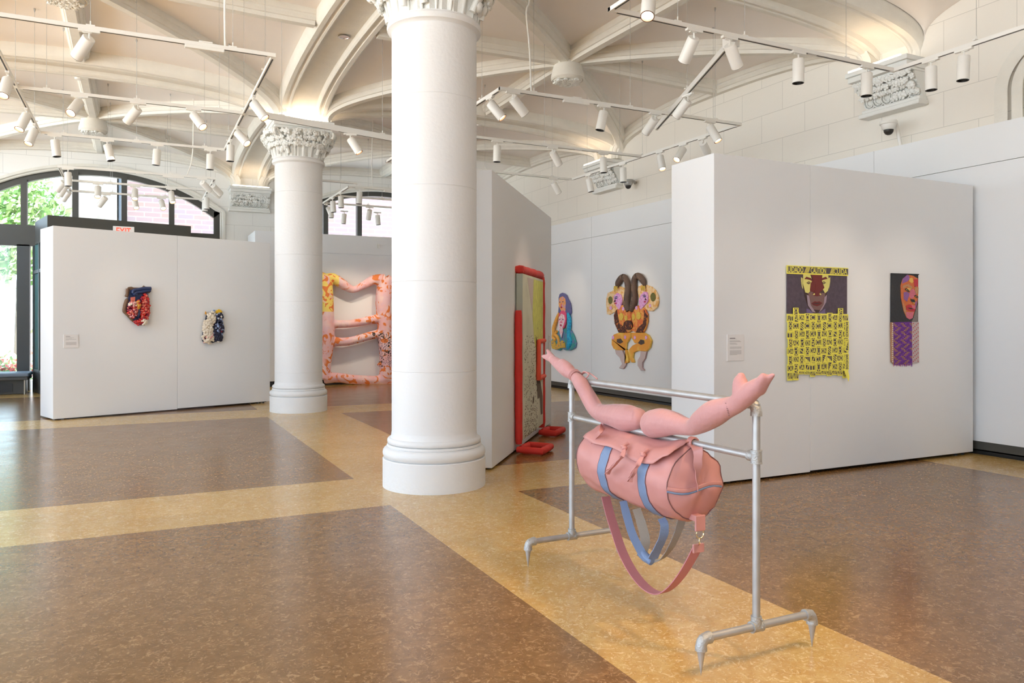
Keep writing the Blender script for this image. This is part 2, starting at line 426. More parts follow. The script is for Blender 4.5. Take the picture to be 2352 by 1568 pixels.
# ------------------------------------------------------------ walls
struct(MB().box((XR, -6, 0), (XR + .3, YW + .3, 5.9)).build('wall_right', 'blockR'))
# white panelling on the right wall, floating above a black recess
def panelwall(x, ys, z0, z1, zseam):
    mb = MB()
    for i in range(len(ys) - 1):
        g = .006
        mb.box((x, ys[i] + g/2, z0), (XR, ys[i+1] - g/2, zseam - g/2)); mb.box((x, ys[i] + g/2, zseam + g/2), (XR, ys[i+1] - g/2, z1))
    return mb.build('wall_right', 'white')
struct(panelwall(XP, [-6, -.02, 6.84, 13.70, YP], .15, 3.72, 3.285))
struct(MB().box((XP + .02, -6, .04), (XR + .01, YP, 3.70)).build('wall_right', 'dark'))
struct(MB().box((XP + .035, -6, .0), (XR, YP, .16)).box((XP + .02, -6, 0), (XR, YP, .055)).build('baseboard_right', 'black'))
# white wall in front of the window wall
mb = MB(); g = .006
mb.box((2.46, YP, .13), (XP, YW - .05, 3.155 - g)).box((2.46, YP, 3.155 + g), (XP, YW - .05, 3.61)).box((2.47, YP + .02, 3.14), (XP, YW - .06, 3.17))
struct(mb.build('wall_back', 'white'))
struct(MB().box((2.5, YP + .05, 0), (XP, YW - .06, .14)).build('baseboard_back', 'black'))

# window wall with two segmental arched openings
def seg_arch(cx, hw, zsp, rise, n=28):
    R = (hw*hw + rise*rise) / (2*rise); return [(cx + hw*t, zsp + math.sqrt(R*R - (hw*t)**2) - (R - rise)) for t in [i/n*2-1 for i in range(n+1)]]
WINS = [(-.73, 2.62), (5.86, 2.62), (-7.4, 2.62)]
mb = MB()
ops = sorted([(cx-hw, cx+hw, cx, hw) for cx, hw in WINS])
prev = -12
for a, b_, cx, hw in ops:
    mb.box((prev, YW, 0), (a, YW + .45, 5.9)); prev = b_
    pts = seg_arch(cx, hw, 4.16, .88)
    for (xa, za), (xb, zb) in zip(pts, pts[1:]):
        mb.add([(xa, YW, za), (xb, YW, zb), (xb, YW, 5.9), (xa, YW, 5.9), (xa, YW+.45, za), (xb, YW+.45, zb), (xb, YW+.45, 5.9), (xa, YW+.45, 5.9)],
               [(0, 3, 2, 1), (4, 5, 6, 7), (0, 1, 5, 4)])
mb.box((prev, YW, 0), (9.1, YW + .45, 5.9))
struct(mb.build('wall_back', 'blockW'))
# moulding round each arched opening
for cx, hw in WINS[:2]:
    pts = seg_arch(cx, hw + .03, 4.16, .89, 36)
    path = [Vector((pts[0][0], YW, 3.3))] + [Vector((x, YW, z)) for x, z in pts] + [Vector((pts[-1][0], YW, 3.3))]
    prof = [(-.07, -.02), (-.07, .035), (-.045, .05), (-.03, .035), (-.03, .08), (0, .10), (.02, .08), (.02, -.02)]
    tr += 1; o = MB().sweep(path, prof, (0, 1, 0)).build('trim_%d' % tr, 'rib', smooth=25); struct(o)
# metal window frames with mullions and glass
def window(idx, cx, hw, mull, zsill, label, plain=False):
    t = bpy.data.objects.new('window_%d' % idx, None); C.objects.link(t); t.location = (cx, YW + .12, 0); t['kind'] = 'structure'
    y0, y1 = YW + .06, YW + .20; mb = MB()
    outer = seg_arch(cx, hw, 4.16, .88, 40); inner = seg_arch(cx, hw - .2, 4.02, .82, 40)
    for (o0, o1, i0, i1) in zip(outer, outer[1:], inner, inner[1:]):
        mb.add([(o0[0], y0, o0[1]+.02), (o1[0], y0, o1[1]+.02), (i1[0], y0, i1[1]), (i0[0], y0, i0[1]), (o0[0], y1, o0[1]+.02), (o1[0], y1, o1[1]+.02), (i1[0], y1, i1[1]), (i0[0], y1, i0[1])],
               [(0,1,2,3), (7,6,5,4), (3,2,6,7), (0,4,5,1)])
    for s_ in (-1, 1):
        xa, xb = sorted((cx + s_*hw, cx + s_*(hw-.2))); mb.box((xa, y0, 0), (xb, y1, 4.17))
    mb.build('window_frame', 'dark', t)
    R_in = lambda x: max(z for xx, z in [min(inner, key=lambda q: abs(q[0]-x))])
    for mx_ in mull:
        MB().box((mx_-.06, y0 - .03, zsill), (mx_+.06, y1, R_in(mx_)+.06)).build('mullion', 'dark', t)
    MB().box((cx-hw, y0-.04, zsill-.46), (cx+hw, y1+.02, zsill)).build('transom', 'dark', t)
    mb = MB(); mb.add([(x, YW+.14, z) for x, z in inner] + [(inner[-1][0], YW+.14, zsill-.1), (inner[0][0], YW+.14, zsill-.1)], [tuple(range(len(inner)+2))])
    mb.build('pane', 'glass', t, recalc=False)
    return t
w1 = window(1, -.73, 2.62, (-2.2, -1.22, -.24, .76), 3.63, '')
for xa, xb in ((-3.35, -3.2), (-2.33, -2.09)):
    MB().box((xa, YW + .02, 0), (xb, YW + .22, 3.2)).build('mullion', 'darkgrey', w1)
MB().box((-3.3, YW + .04, .0), (-2.1, YW + .22, .40)).build('sill_panel', 'darkgrey', w1)
MB().box((-3.3, YW + .12, .38), (-2.2, YW + .13, 3.2)).build('pane', 'glass', w1)
window(2, 5.86, 2.62, (4.38, 5.26, 6.6, 7.5), 3.5, '')
window(3, -7.4, 2.62, (-8.4, -6.4), .5, '')

# left wall and wall behind the viewpoint: tall openings that let the daylight in
mb = MB(); ox = -4.55
for a, b_ in ((-6, -5), (.2, .7), (6.2, 7.2), (12.8, 13.8), (19.2, 20)):
    mb.box((ox - .3, a, 0), (ox, b_, 5.9))
mb.box((ox - .3, -6, 5.3), (ox, 20, 5.9)); mb.box((ox - .3, 13.8, 0), (ox, 20, 3.0))
struct(mb.build('wall_left', 'stone'))
mb = MB()
mb.box((-4.85, -6.3, 5.2), (9.1, -6, 5.9))
for a, b_ in ((-4.85, -4.2), (-3.0, 9.1)): mb.box((a, -6.3, 0), (b_, -6, 5.9))
struct(mb.build('wall_front', 'stone'))

# ------------------------------------------------------------ niche moulding on the right wall
yc = 4.15
for k, (r, w_) in enumerate(((1.20, .13), (1.02, .10), (.86, .08))):
    path = [Vector((XR, yc + r, 3.3))] + [Vector((XR, yc + r*math.cos(a), 4.10 + .62*r*math.sin(a))) for a in [pi*i/24 for i in range(25)]] + [Vector((XR, yc - r, 3.3))]
    tr += 1; struct(MB().sweep(path, [(-.07 + .02*k, -.02), (-.07 + .02*k, w_), (-.02, w_*.5), (.04, w_*.8), (.04, -.02)], (1, 0, 0)).build('trim_%d' % tr, 'rib', smooth=25))

# ------------------------------------------------------------ columns
def column(c, where, seams):
    t = thing('stone_column', (c[0], c[1], 0), 'white painted round stone column with a leafy capital, ' + where, 'column', 'white stone columns')
    x, y = c; R = .475; r = .392
    MB().lathe([(R, 0), (R, .255), (R-.006, .262)], 72, c=(x, y, 0)).build('plinth', 'stone', t, smooth=True)
    pr = [(R-.008, .258)] + [(R-.045+.045*math.cos(a), .31+.052*math.sin(a)) for a in [-pi/2.2 + i*(pi*.95)/8 for i in range(9)]] + [(.438, .372), (.432, .39)] + \
         [(.405+.028*math.cos(a), .418+.03*math.sin(a)) for a in [-pi/2 + i*pi/8 for i in range(9)]] + [(.398, .46), (r, .50)]
    MB().lathe(pr, 72, c=(x, y, 0)).build('base_moulding', 'stone', t, smooth=True)
    pr = [(r, .49)]
    for z in seams: pr += [(r, z-.005), (r-.004, z), (r, z+.005)]
    pr += [(r, 4.17)]
    MB().lathe(pr, 72, c=(x, y, 0)).build('shaft', 'stone', t, smooth=True)
    MB().lathe([(r, 4.15), (.405, 4.165), (.43, 4.175), (.437, 4.20), (.432, 4.225), (.415, 4.235), (.41, 4.25)], 72, c=(x, y, 0)).build('astragal', 'stone', t, smooth=True)
    # bell of fluted leaves
    n = 96; vs = []; fs = []; Z = [4.24, 4.30, 4.38, 4.46, 4.54, 4.62, 4.68]; RR = [.40, .405, .42, .44, .47, .50, .52]
    for z, q in zip(Z, RR):
        for k in range(n):
            a = 2*pi*k/n; rr_ = q + .013*math.sin(k*2*pi/n*24)*(1 if z < 4.6 else .4)
            vs.append((x + rr_*math.cos(a), y + rr_*math.sin(a), z))
    for i in range(len(Z)-1):
        for k in range(n): fs.append((i*n+k, i*n+(k+1) % n, (i+1)*n+(k+1) % n, (i+1)*n+k))
    MB().add(vs, fs).build('capital_bell', 'orn', t, smooth=True)
    ab = MB(); h = .47
    for z0, z1, e in ((4.67, 4.72, .0), (4.72, 4.79, .015), (4.79, 4.84, .03)):
        ab.box((x-h-e, y-h-e, z0), (x+h+e, y+h+e, z1))
    ab.build('abacus', 'orn', t, bevel=.008)
    mb = MB()
    def rose(i):
        a = 2*pi*(i + random.uniform(-.25, .25))/40; row = i % 3; rr_ = (.535, .505, .475)[row] + .05*max(abs(math.cos(a)), abs(math.sin(a)))**-1*0
        corner = abs(math.sin(2*a)); rr_ += .10*corner*(1, .7, .4)[row]
        z = (4.62, 4.53, 4.45)[row] + random.uniform(-.02, .02)
        return Vector((x + rr_*math.cos(a), y + rr_*math.sin(a), z)), (math.cos(a), math.sin(a), -.25)
    foliage(mb, 120, rose, .034, .055)
    for k in range(4):      # corner scrolls
        a = pi/4 + k*pi/2; d = Vector((math.cos(a), math.sin(a), 0)); s_ = Vector((-d.y, d.x, 0))
        for q in (-1, 1):
            path = [Vector((x, y, 0)) + d*rr_ + s_*q*w_ + Vector((0, 0, z)) for rr_, w_, z in ((.42, .10, 4.29), (.46, .085, 4.40), (.53, .06, 4.52), (.61, .035, 4.61), (.665, .02, 4.655), (.69, .015, 4.62), (.67, .015, 4.575), (.64, .015, 4.59))]
            mb.tube(catmull(path, 4), [.032 - .0004*i for i in range(29)], 8)
        for j in range(16):
            u = random.random(); c_ = Vector((x, y, 4.33 + .30*u)) + d*(.44 + .22*u*u + random.uniform(-.01, .03)) + s_*random.uniform(-.10, .10)
            q = Vector((d.x, d.y, -.4)).to_track_quat('Z', 'Y').to_matrix(); mb.ball(c_, random.uniform(.03, .05), 0, 6, (1, 1.2, .6), q)
    for k in range(20):     # tall leaf ribs on the bell
        a = 2*pi*k/20; d = Vector((math.cos(a), math.sin(a), 0))
        mb.tube([Vector((x, y, z)) + d*q for z, q in ((4.25, .405), (4.35, .425), (4.45, .455), (4.52, .50), (4.535, .53))], [.012, .016, .018, .016, .006], 6)
    mb.build('carved_foliage', 'orn', t, smooth=60, recalc=False)
    return t
column(C1, 'the large one standing nearest in the middle', (1.054, 1.865, 2.717, 3.528))
column(C2, 'the farther one beside the freestanding wall with bead pieces', (.66, 1.85, 2.63, 3.68))
# led strips on the capitals and wall corbels
def led(a, b, label):
    o = MB().box(a, b).build('light_strip', 'led', bevel=.004)
    tag(o, label, 'light strip', 'warm light strips on the capitals'); return o
led((C2[0]-.40, C2[1]-.47, 4.842), (C2[0]+.40, C2[1]-.44, 4.866), 'glowing warm light strip on top of the far column capital')
led((C1[0]-.40, C1[1]-.47, 4.842), (C1[0]+.40, C1[1]-.44, 4.866), 'glowing warm light strip on top of the near column capital')
led((XR-.42, C1[1]-.40, 4.762), (XR-.39, C1[1]+.36, 4.786), 'glowing warm light strip on the nearer carved corbel of the right wall')
led((XR-.42, C2[1]-.40, 4.762), (XR-.39, C2[1]+.36, 4.786), 'glowing warm light strip on the farther carved corbel of the right wall')
led((C2[0]-.42, YW-.42, 4.762), (C2[0]+.42, YW-.39, 4.786), 'glowing warm light strip on the corbel between the two arched windows')
# corbels: ledge, carved frieze, lower moulding
def corbel(o, lat, out, w, label):
    """o = centre on the wall, lat along the wall, out into the room"""
    t = thing('carved_corbel', (o[0], o[1], 4.2), label, 'corbel', 'carved corbels under the wall arches')
    o = Vector((o[0], o[1], 0)); lat = Vector(lat); out = Vector(out)
    def bx(l0, l1, d0, d1, z0, z1, mb, mi=0):
        P = [o + lat*l + out*d + Vector((0, 0, z)) for z in (z0, z1) for l, d in ((l0, d0), (l1, d0), (l1, d1), (l0, d1))]
        mb.add(P, ((0,3,2,1),(4,5,6,7),(0,1,5,4),(1,2,6,5),(2,3,7,6),(3,0,4,7)), mi)
    mb = MB(); bx(-w-.03, w+.03, 0, .43, 4.70, 4.76, mb); bx(-w-.01, w+.01, 0, .40, 4.63, 4.70, mb); bx(-w, w, 0, .33, 4.60, 4.63, mb)
    mb.build('ledge', 'orn', t, bevel=.008)
    mb = MB(); prof = ((0, .30), (.22, .30), (.20, .22), (.14, .14), (.09, .06), (.07, 0), (0, 0))
    vs = [o + lat*l + out*d + Vector((0, 0, 4.30 + z*1.07)) for l in (-w+.02, w-.02) for d, z in prof]
    mb.add(vs, [tuple(range(7)), tuple(reversed(range(7, 14)))] + [(i, 7+i, 7+(i+1) % 7, (i+1) % 7) for i in range(7)])
    mb.build('frieze_core', 'orn', t)
    mb = MB(); bx(-w, w, 0, .15, 4.25, 4.30, mb); bx(-w-.02, w+.02, 0, .19, 4.19, 4.25, mb)
    mb.build('lower_moulding', 'orn', t, bevel=.012)
    mb = MB(); nn = (out + Vector((0, 0, -.4))).normalized()
    def f(i):
        u = -1 + 2*((i % 14) + .5)/14 + random.uniform(-.04, .04); v = (i // 14) / 3
        z = 4.585 - .20*v + random.uniform(-.02, .02); d = .30 - .17*v
        return o + lat*(u*(w-.03)) + out*d + Vector((0, 0, z)), nn
    foliage(mb, 48, f, .034, .050)
    for k in range(6):
        l = -w + .1 + (2*w - .2)*k/5
        for q in (.085, .05):
            mb.tube([o + lat*(l + q*math.cos(a)) + out*(.115 + .02*math.sin(a)) + Vector((0, 0, 4.39 + q*math.sin(a))) for a in [pi*j/8*1.6 - pi*.8 for j in range(9)]], .012, 6)
    mb.build('carved_foliage', 'orn', t, smooth=60, recalc=False)
corbel((XR, C1[1]-.05), (0, 1, 0), (-1, 0, 0), .42, 'carved leafy corbel on the right wall above the domed camera')
corbel((XR, C2[1]-.05), (0, 1, 0), (-1, 0, 0), .42, 'carved leafy corbel on the right wall beyond the tall freestanding walls')
corbel((C2[0], YW), (1, 0, 0), (0, -1, 0), .46, 'carved leafy corbel on the window wall pier left of the far column')
# ------------------------------------------------------------ freestanding walls
def freewall(a, b, th, ztop, label, seams=(), gap=.022):
    """front face from a to b, thickness th to the far side"""
    a = Vector((*a, 0)); b = Vector((*b, 0)); d = (b - a).normalized(); n = Vector((-d.y, d.x, 0)); L = (b - a).length
    mtx = Matrix(((d.x, n.x, 0, a.x), (d.y, n.y, 0, a.y), (0, 0, 1, 0), (0, 0, 0, 1)))
    t = thing('freestanding_wall', a, label, 'freestanding wall')
    xs = [0] + list(seams) + [L]
    for i in range(len(xs) - 1):
        MB().box((xs[i] + (.0015 if i else 0), 0, gap + (.012 if i else 0)), (xs[i+1] - (.0015 if i < len(xs)-2 else 0), th, ztop), mtx=mtx).build('wall_panel', 'white', t, bevel=.003)
    mb = MB()
    for l in (.1, .22, L-.22, L-.1):
        for w_ in (.06, .2, th-.2, th-.06): mb.lathe([(.018, 0), (.018, .012), (.008, .012), (.008, gap + .02)], 10, mtx=mtx @ Matrix.Translation((l, w_, 0)))
    mb.build('levelling_foot', 'groove', t)
    MB().box((.06, .03, gap - .001), (L - .06, th - .05, gap + .015), mtx=mtx).build('underside', 'black', t)
    return a, d, -n, mtx
FW1 = freewall((-1.134, 13.559), (2.241, 14.773), .665, 2.975, 'white freestanding wall on the left carrying two bead pieces', (1.88,))
mp0 = Vector((3.238, 7.045)); dm = Vector((.783*ct + 3.57*st, -.783*st + 3.57*ct)).normalized()
mp1 = mp0 + dm * 3.66
# front (visible, right-hand) face of the middle wall: the thickness lies to its left
FW2 = freewall(mp0, mp1, .60, 3.045, 'white freestanding wall behind the near column, with a red-edged painting leaning on it')
FW3 = freewall((4.763, 5.484), (8.53, 5.484), .62, 3.055, 'white freestanding wall on the right with the yellow caution tape banner', (1.22,))

# ------------------------------------------------------------ vestibule box in front of the left window
va = Vector((-1.59, 17.85, 0)); vd = Vector((1.85, .463, 0)).normalized(); vn = Vector((-vd.y, vd.x, 0))
vm = Matrix(((vd.x, vn.x, 0, va.x), (vd.y, vn.y, 0, va.y), (0, 0, 1, 0), (0, 0, 0, 1)))
vt = thing('entrance_vestibule', va, 'dark metal entrance vestibule with glazed side behind the left freestanding wall', 'vestibule')
MB().box((0, 0, 3.17), (2.78, 1.2, 3.65), mtx=vm).box((.0, 1.2, 3.17), (1.9, 1.45, 3.65), mtx=vm).build('fascia', 'dark', vt)
mb = MB()
for y_ in (0, .32, 1.0): mb.box((0, y_, 0), (.07, y_ + .07, 3.17), mtx=vm)
for z_ in (.0, .42, 2.55): mb.box((0.005, .05, z_), (.065, 1.75, z_ + .07), mtx=vm)
for x_ in (.9, 1.8, 2.7): mb.box((x_, 0, 0), (x_ + .08, .08, 3.17), mtx=vm)
mb.box((0, 1.68, 0), (.07, 1.78, 3.17), mtx=vm)
mb.build('side_frame', 'darkgrey', vt)
MB().box((.01, .07, 0), (.06, 1.7, .43), mtx=vm).build('kick_panel', 'darkgrey', vt)
MB().box((.03, .05, .4), (.04, 1.72, 3.17), mtx=vm).build('side_glazing', 'tealglass', vt)
# bench under the window
t = thing('window_bench', (-2.9, 18.9, 0), 'low grey bench with blue-grey cushion under the left window', 'bench')
MB().box((-3.4, 18.75, .30), (-2.02, 19.5, .36)).box((-3.4, 18.9, 0), (-2.1, 19.5, .30)).build('bench_body', 'darkgrey', t, bevel=.01)
M['cushion'] = mat('blue_grey_vinyl', (.20, .26, .36), .45)
MB().box((-3.38, 18.74, .362), (-2.0, 19.48, .45)).build('cushion', 'cushion', t, bevel=.03)
MB().box((-3.3, 18.88, .05), (-2.3, 18.905, .22)).build('vent_grille', 'black', t)
MB().tube([(-2.08, 18.78, 0), (-2.08, 18.78, .31)], .012, 8).build('leg', 'track', t)

# ------------------------------------------------------------ EXIT sign above the left wall
def text_mesh(s, size, name='t', ext=.0, bold=0):
    cu = bpy.data.curves.new(name, 'FONT'); cu.body = s; cu.size = size; cu.extrude = ext; cu.align_x = 'CENTER'; cu.align_y = 'CENTER'; cu.offset = bold; cu.resolution_u = 3
    o = bpy.data.objects.new(name, cu); C.objects.link(o)
    bpy.context.view_layer.update()
    me = bpy.data.meshes.new_from_object(o.evaluated_get(bpy.context.evaluated_depsgraph_get()))
    bpy.data.objects.remove(o); return me
_glyph = {}
def glyphs(s, bold=0):
    k = (s, bold)
    if k not in _glyph:
        me = text_mesh(s, 1, bold=bold); vs = [v.co.copy() for v in me.vertices]; fs = [tuple(p.vertices) for p in me.polygons]
        xs = [v.x for v in vs]; ys = [v.y for v in vs]; x0, x1, y0, y1 = min(xs), max(xs), min(ys), max(ys)
        _glyph[k] = ([((v.x - x0)/(x1-x0) - .5, (v.y - y0)/(y1-y0) - .5) for v in vs], fs)
    return _glyph[k]
def put_text(mb, s, o, ux, uy, w, h, mi, bold=0, rot=0):
    """text stretched to a w x h box centred at o with axes ux, uy"""
    vs, fs = glyphs(s, bold)
    c_, s_ = math.cos(rot), math.sin(rot)
    mb.add([o + ux * ((x*w)*c_ - (y*h)*s_) + uy * ((x*w)*s_ + (y*h)*c_) for x, y in vs], fs, mi)
M['exit_red'] = mat('exit_sign_red', (.75, .03, .02), .4, emis=(1, .10, .05), es=1.2)
ep = on_y(282.5, 533, 14.45); ep.z = 3.0
t = thing('exit_sign', ep, 'white exit sign with red letters rising behind the left freestanding wall', 'sign')
MB().box((ep.x-.15, ep.y, 2.90), (ep.x+.17, ep.y+.05, 3.115)).build('sign_face', 'track', t, bevel=.006)
mb = MB(); put_text(mb, 'EXIT', Vector((ep.x+.01, ep.y-.004, 3.035)), Vector((1, 0, 0)), Vector((0, 0, 1)), .22, .115, 0, .02)
mb.build('letters', 'exit_red', t, recalc=False)
MB().tube([(ep.x, ep.y+.03, 2.91), (ep.x, ep.y+.03, 2.3), (ep.x, ep.y + .3, 2.3)], .012).build('bracket', 'track', t)

# ------------------------------------------------------------ track rails on wires
TZ = 4.05
def dirmtx(a, b):
    a = Vector(a); b = Vector(b); d = (b-a).normalized(); n = Vector((-d.y, d.x, 0))
    return Matrix(((d.x, n.x, 0, a.x), (d.y, n.y, 0, a.y), (0, 0, 1, a.z), (0, 0, 0, 1))), (b-a).length
def ceil_z(x, y):
    for (x0, x1) in BX:
        for (y0, y1) in BY:
            if x0 < x < x1 and y0 < y < y1: return zweb(2*(x-x0)/(x1-x0)-1, 2*(y-y0)/(y1-y0)-1)
    return ZS + RISE
RAILS = []
def rail(t, a, b, deep=.035, wires=(.12, .5, .88)):
    m_, L = dirmtx((*a, TZ), (*b, TZ)); mb = MB(); RAILS.append((Vector((*a, TZ)), Vector((*b, TZ))))
    w = .018; yd = abs(b[1]-a[1]) > abs(b[0]-a[0]); e_ = .0168 if yd else .018; zo = -.0012 if yd else 0
    mb.box((-e_, -w, zo), (L+e_, w, deep+zo), mtx=m_)
    mb.build('rail', 'track', t)
    g_ = MB(); n = max(1, round(L/1.25))
    for i in range(n): g_.box((L*i/n + .06, -.007, -.0015+zo), (L*(i+1)/n - .06, .007, .004), mtx=m_)
    g_.build('rail_slot', 'groove', t)
    for f in wires:
        p = Vector((*a, TZ+deep)).lerp(Vector((*b, TZ+deep)), f)
        MB().tube([p, (p.x, p.y, ceil_z(p.x, p.y))], .0022, 5).build('suspension_wire', 'wire', t)
        MB().box((p.x-.035, p.y-.012, p.z), (p.x+.035, p.y+.012, p.z+.012)).lathe([(.006, .01), (.006, .045)], 8, c=p).build('wire_clip', 'track', t)
        MB().lathe([(.004, -.05), (.012, -.02), (.012, .0)], 8, c=(p.x, p.y, ceil_z(p.x, p.y))).build('ceiling_hook', 'galv', t)
def feed(t, a, b, f, L=.34):
    m_, _ = dirmtx((*a, TZ), (*b, TZ)); d = (Vector((*b, 0)) - Vector((*a, 0))).length * f
    MB().box((d-L/2, -.022, -.03), (d+L/2, .022, .002), mtx=m_).box((d-.05, -.0225, .035), (d+.07, .0225, .05), mtx=m_).build('power_feed', 'track', t, bevel=.004)
XA, XB, YA, YM, YB = -1.17, 1.19, 7.62, 9.88, 12.1      # left grid
GL = thing('lighting_track', (0, 9.9, TZ), 'white hanging track grid at the upper left before the far column', 'track', 'hanging track grids')
for a, b in (((-1.9, YA), (XB, YA)), ((XA, YM), (XB, YM)), ((XA, YB), (XB, YB)), ((XA, YA-.1), (XA, YB)), ((XB, YA), (XB, YB))): rail(GL, a, b)
feed(GL, (-1.9, YA), (XB, YA), .80)
rail(GL, (XB, YM), (3.56, 10.49), .075, (.2, .8))
GF = thing('lighting_track', (0, 16, TZ), 'white hanging track grid in front of the left arched window', 'track', 'hanging track grids')
FXA, FXB, FYA, FYM, FYB = -1.14, 1.26, 14.6, 15.95, 17.2
for a, b in (((FXA, FYA), (FXB, FYA)), ((FXA, FYM), (FXB, FYM)), ((FXA, FYB), (FXB, FYB)), ((FXA, FYA), (FXA, FYB)), ((FXB, FYA), (FXB, FYB))): rail(GF, a, b, wires=(.3, .7))
feed(GF, (FXA, FYA), (FXB, FYA), .72)
GR = thing('lighting_track', (5.3, 9.9, TZ), 'white hanging track grid over the right bay behind the near column', 'track', 'hanging track grids')
RXA, RXB, RYA, RYM, RYB = 3.60, 7.03, 7.60, 9.74, 11.85
for a, b in (((RXA, RYA), (RXB, RYA)), ((RXA, RYM), (RXB, RYM)), ((RXA, RYB), (RXB, RYB)), ((RXA, RYA), (RXA, RYB)), ((RXB, RYA), (RXB, RYB))): rail(GR, a, b)
feed(GR, (RXA, RYA), (RXB, RYA), .28); feed(GR, (RXA, RYB), (RXB, RYB), .30)
dg0, dg1 = on_z(1679, 103, TZ), on_z(1508, 298, TZ)
rail(GR, (dg0.x, dg0.y), (dg1.x, dg1.y), .06, (.5,))
MB().box((dg0.x-.05, dg0.y-.06, TZ-.03), (dg0.x+.05, dg0.y+.06, TZ+.07)).build('junction_box', 'track', GR, bevel=.004)
GN = thing('lighting_track', (5.3, 4, TZ), 'white hanging track grid nearest the camera at the top right', 'track', 'hanging track grids')
NXA, NXB, NYA = 3.50, 6.93, 5.28
for a, b in (((NXA, NYA), (NXB, NYA)), ((NXA, 1.0), (NXA, NYA)), ((NXB, 1.0), (NXB, NYA))): rail(GN, a, b, wires=(.2, .42, .8))
GB = thing('lighting_track', (4.6, 16, TZ), 'white hanging track grid above the pink sculpture', 'track', 'hanging track grids')
for a, b in (((3.62, 14.35), (6.9, 14.35)), ((3.62, 15.5), (6.9, 15.5)), ((3.62, 16.55), (6.9, 16.55)), ((3.62, 14.35), (3.62, 16.55)), ((2.7, 13.95), (3.66, 13.95))): rail(GB, a, b, wires=(.3, .7))
feed(GB, (3.62, 14.35), (6.9, 14.35), .26)
# white supply cables dropping from the vault
def cable(pts, label):
    o = MB().tube(catmull(pts, 5), .010, 8).build('supply_cable', 'track', smooth=True); tag(o, label, 'cable', 'white supply cables of the tracks')
q = on_z(517, 109, TZ+.04); cable([q, q + Vector((.0, .02, .5)), q + Vector((.03, 0, 1.0)), (q.x+.02, q.y, 5.55)], 'white cable dropping to the upper left track grid')
q = on_z(1220, 213, TZ+.04); cable([q, q + Vector((-.01, .02, .5)), q + Vector((-.06, 0, .9)), q + Vector((-.02, 0, 1.05)), (q.x-.1, q.y, 5.55)], 'white cable dropping to the track grid right of the near column')
q = on_z(430, 402, TZ+.04); cable([q, q + Vector((.08, .02, .3)), q + Vector((.1, 0, .8)), (q.x+.1, q.y, 5.5)], 'white cable dropping to the track grid by the left window')
q = on_z(856, 436, TZ+.04); cable([q, q + Vector((-.01, .02, .5)), (q.x, q.y, 5.5)], 'white cable dropping to the track grid above the pink sculpture')

# ------------------------------------------------------------ cylinder spotlights
LL, LR = .225, .054
def lamp_proto():
    r = bpy.data.objects.new('track_spotlight', None); C.objects.link(r)
    MB().box((-.085, -.019, -.022), (.085, .019, .001)).box((-.05, -.012, -.03), (.02, .012, -.022)).build('track_adapter', 'lamp', r, bevel=.003)
    MB().tube([(0, 0, -.02), (0, 0, -.075)], .008, 8).build('stem', 'lamp', r, smooth=True)
    h = MB().lathe([(.0, .012), (.008, .012), (.012, .0), (.05, .0), (LR, -.006), (LR, -LL), (LR-.004, -LL), (LR-.004, -LL+.06), (0, -LL+.06)], 28).build('housing', 'lamp', r, smooth=True)
    h.matrix_parent_inverse = Matrix(); h.location = (0, 0, -.07)
    for nm, prof, mt in (('baffle_ring', [(LR-.001, -LL+.001), (LR-.001, -LL-.003), (LR-.008, -LL-.003), (LR-.010, -LL+.016)], 'lens_off'),
                         ('lens', [(.0, -LL+.012), (.030, -LL+.013), (LR-.009, -LL+.018), (LR-.009, -LL+.03), (0, -LL+.03)], 'lens_off')):
        c_ = MB().lathe(prof, 24, cap=False).build(nm, mt, h, smooth=True); c_.matrix_parent_inverse = Matrix()
    return r
LP = lamp_proto(); _first = [True]
LMESH = {}
def kids(o): return [x for x in bpy.data.objects if x.parent == o]
LPK = [(c_, [(g_, g_.data) for g_ in kids(c_)]) for c_ in kids(LP)]
def snap(p):
    best = None
    for a, b in RAILS:
        ab = b - a; t = max(0.03, min(.97, (p - a).dot(ab) / ab.dot(ab))); q = a + ab * t
        if best is None or (q - p).length < (best - p).length: best = q
    return best if (best - p).length < .5 else p
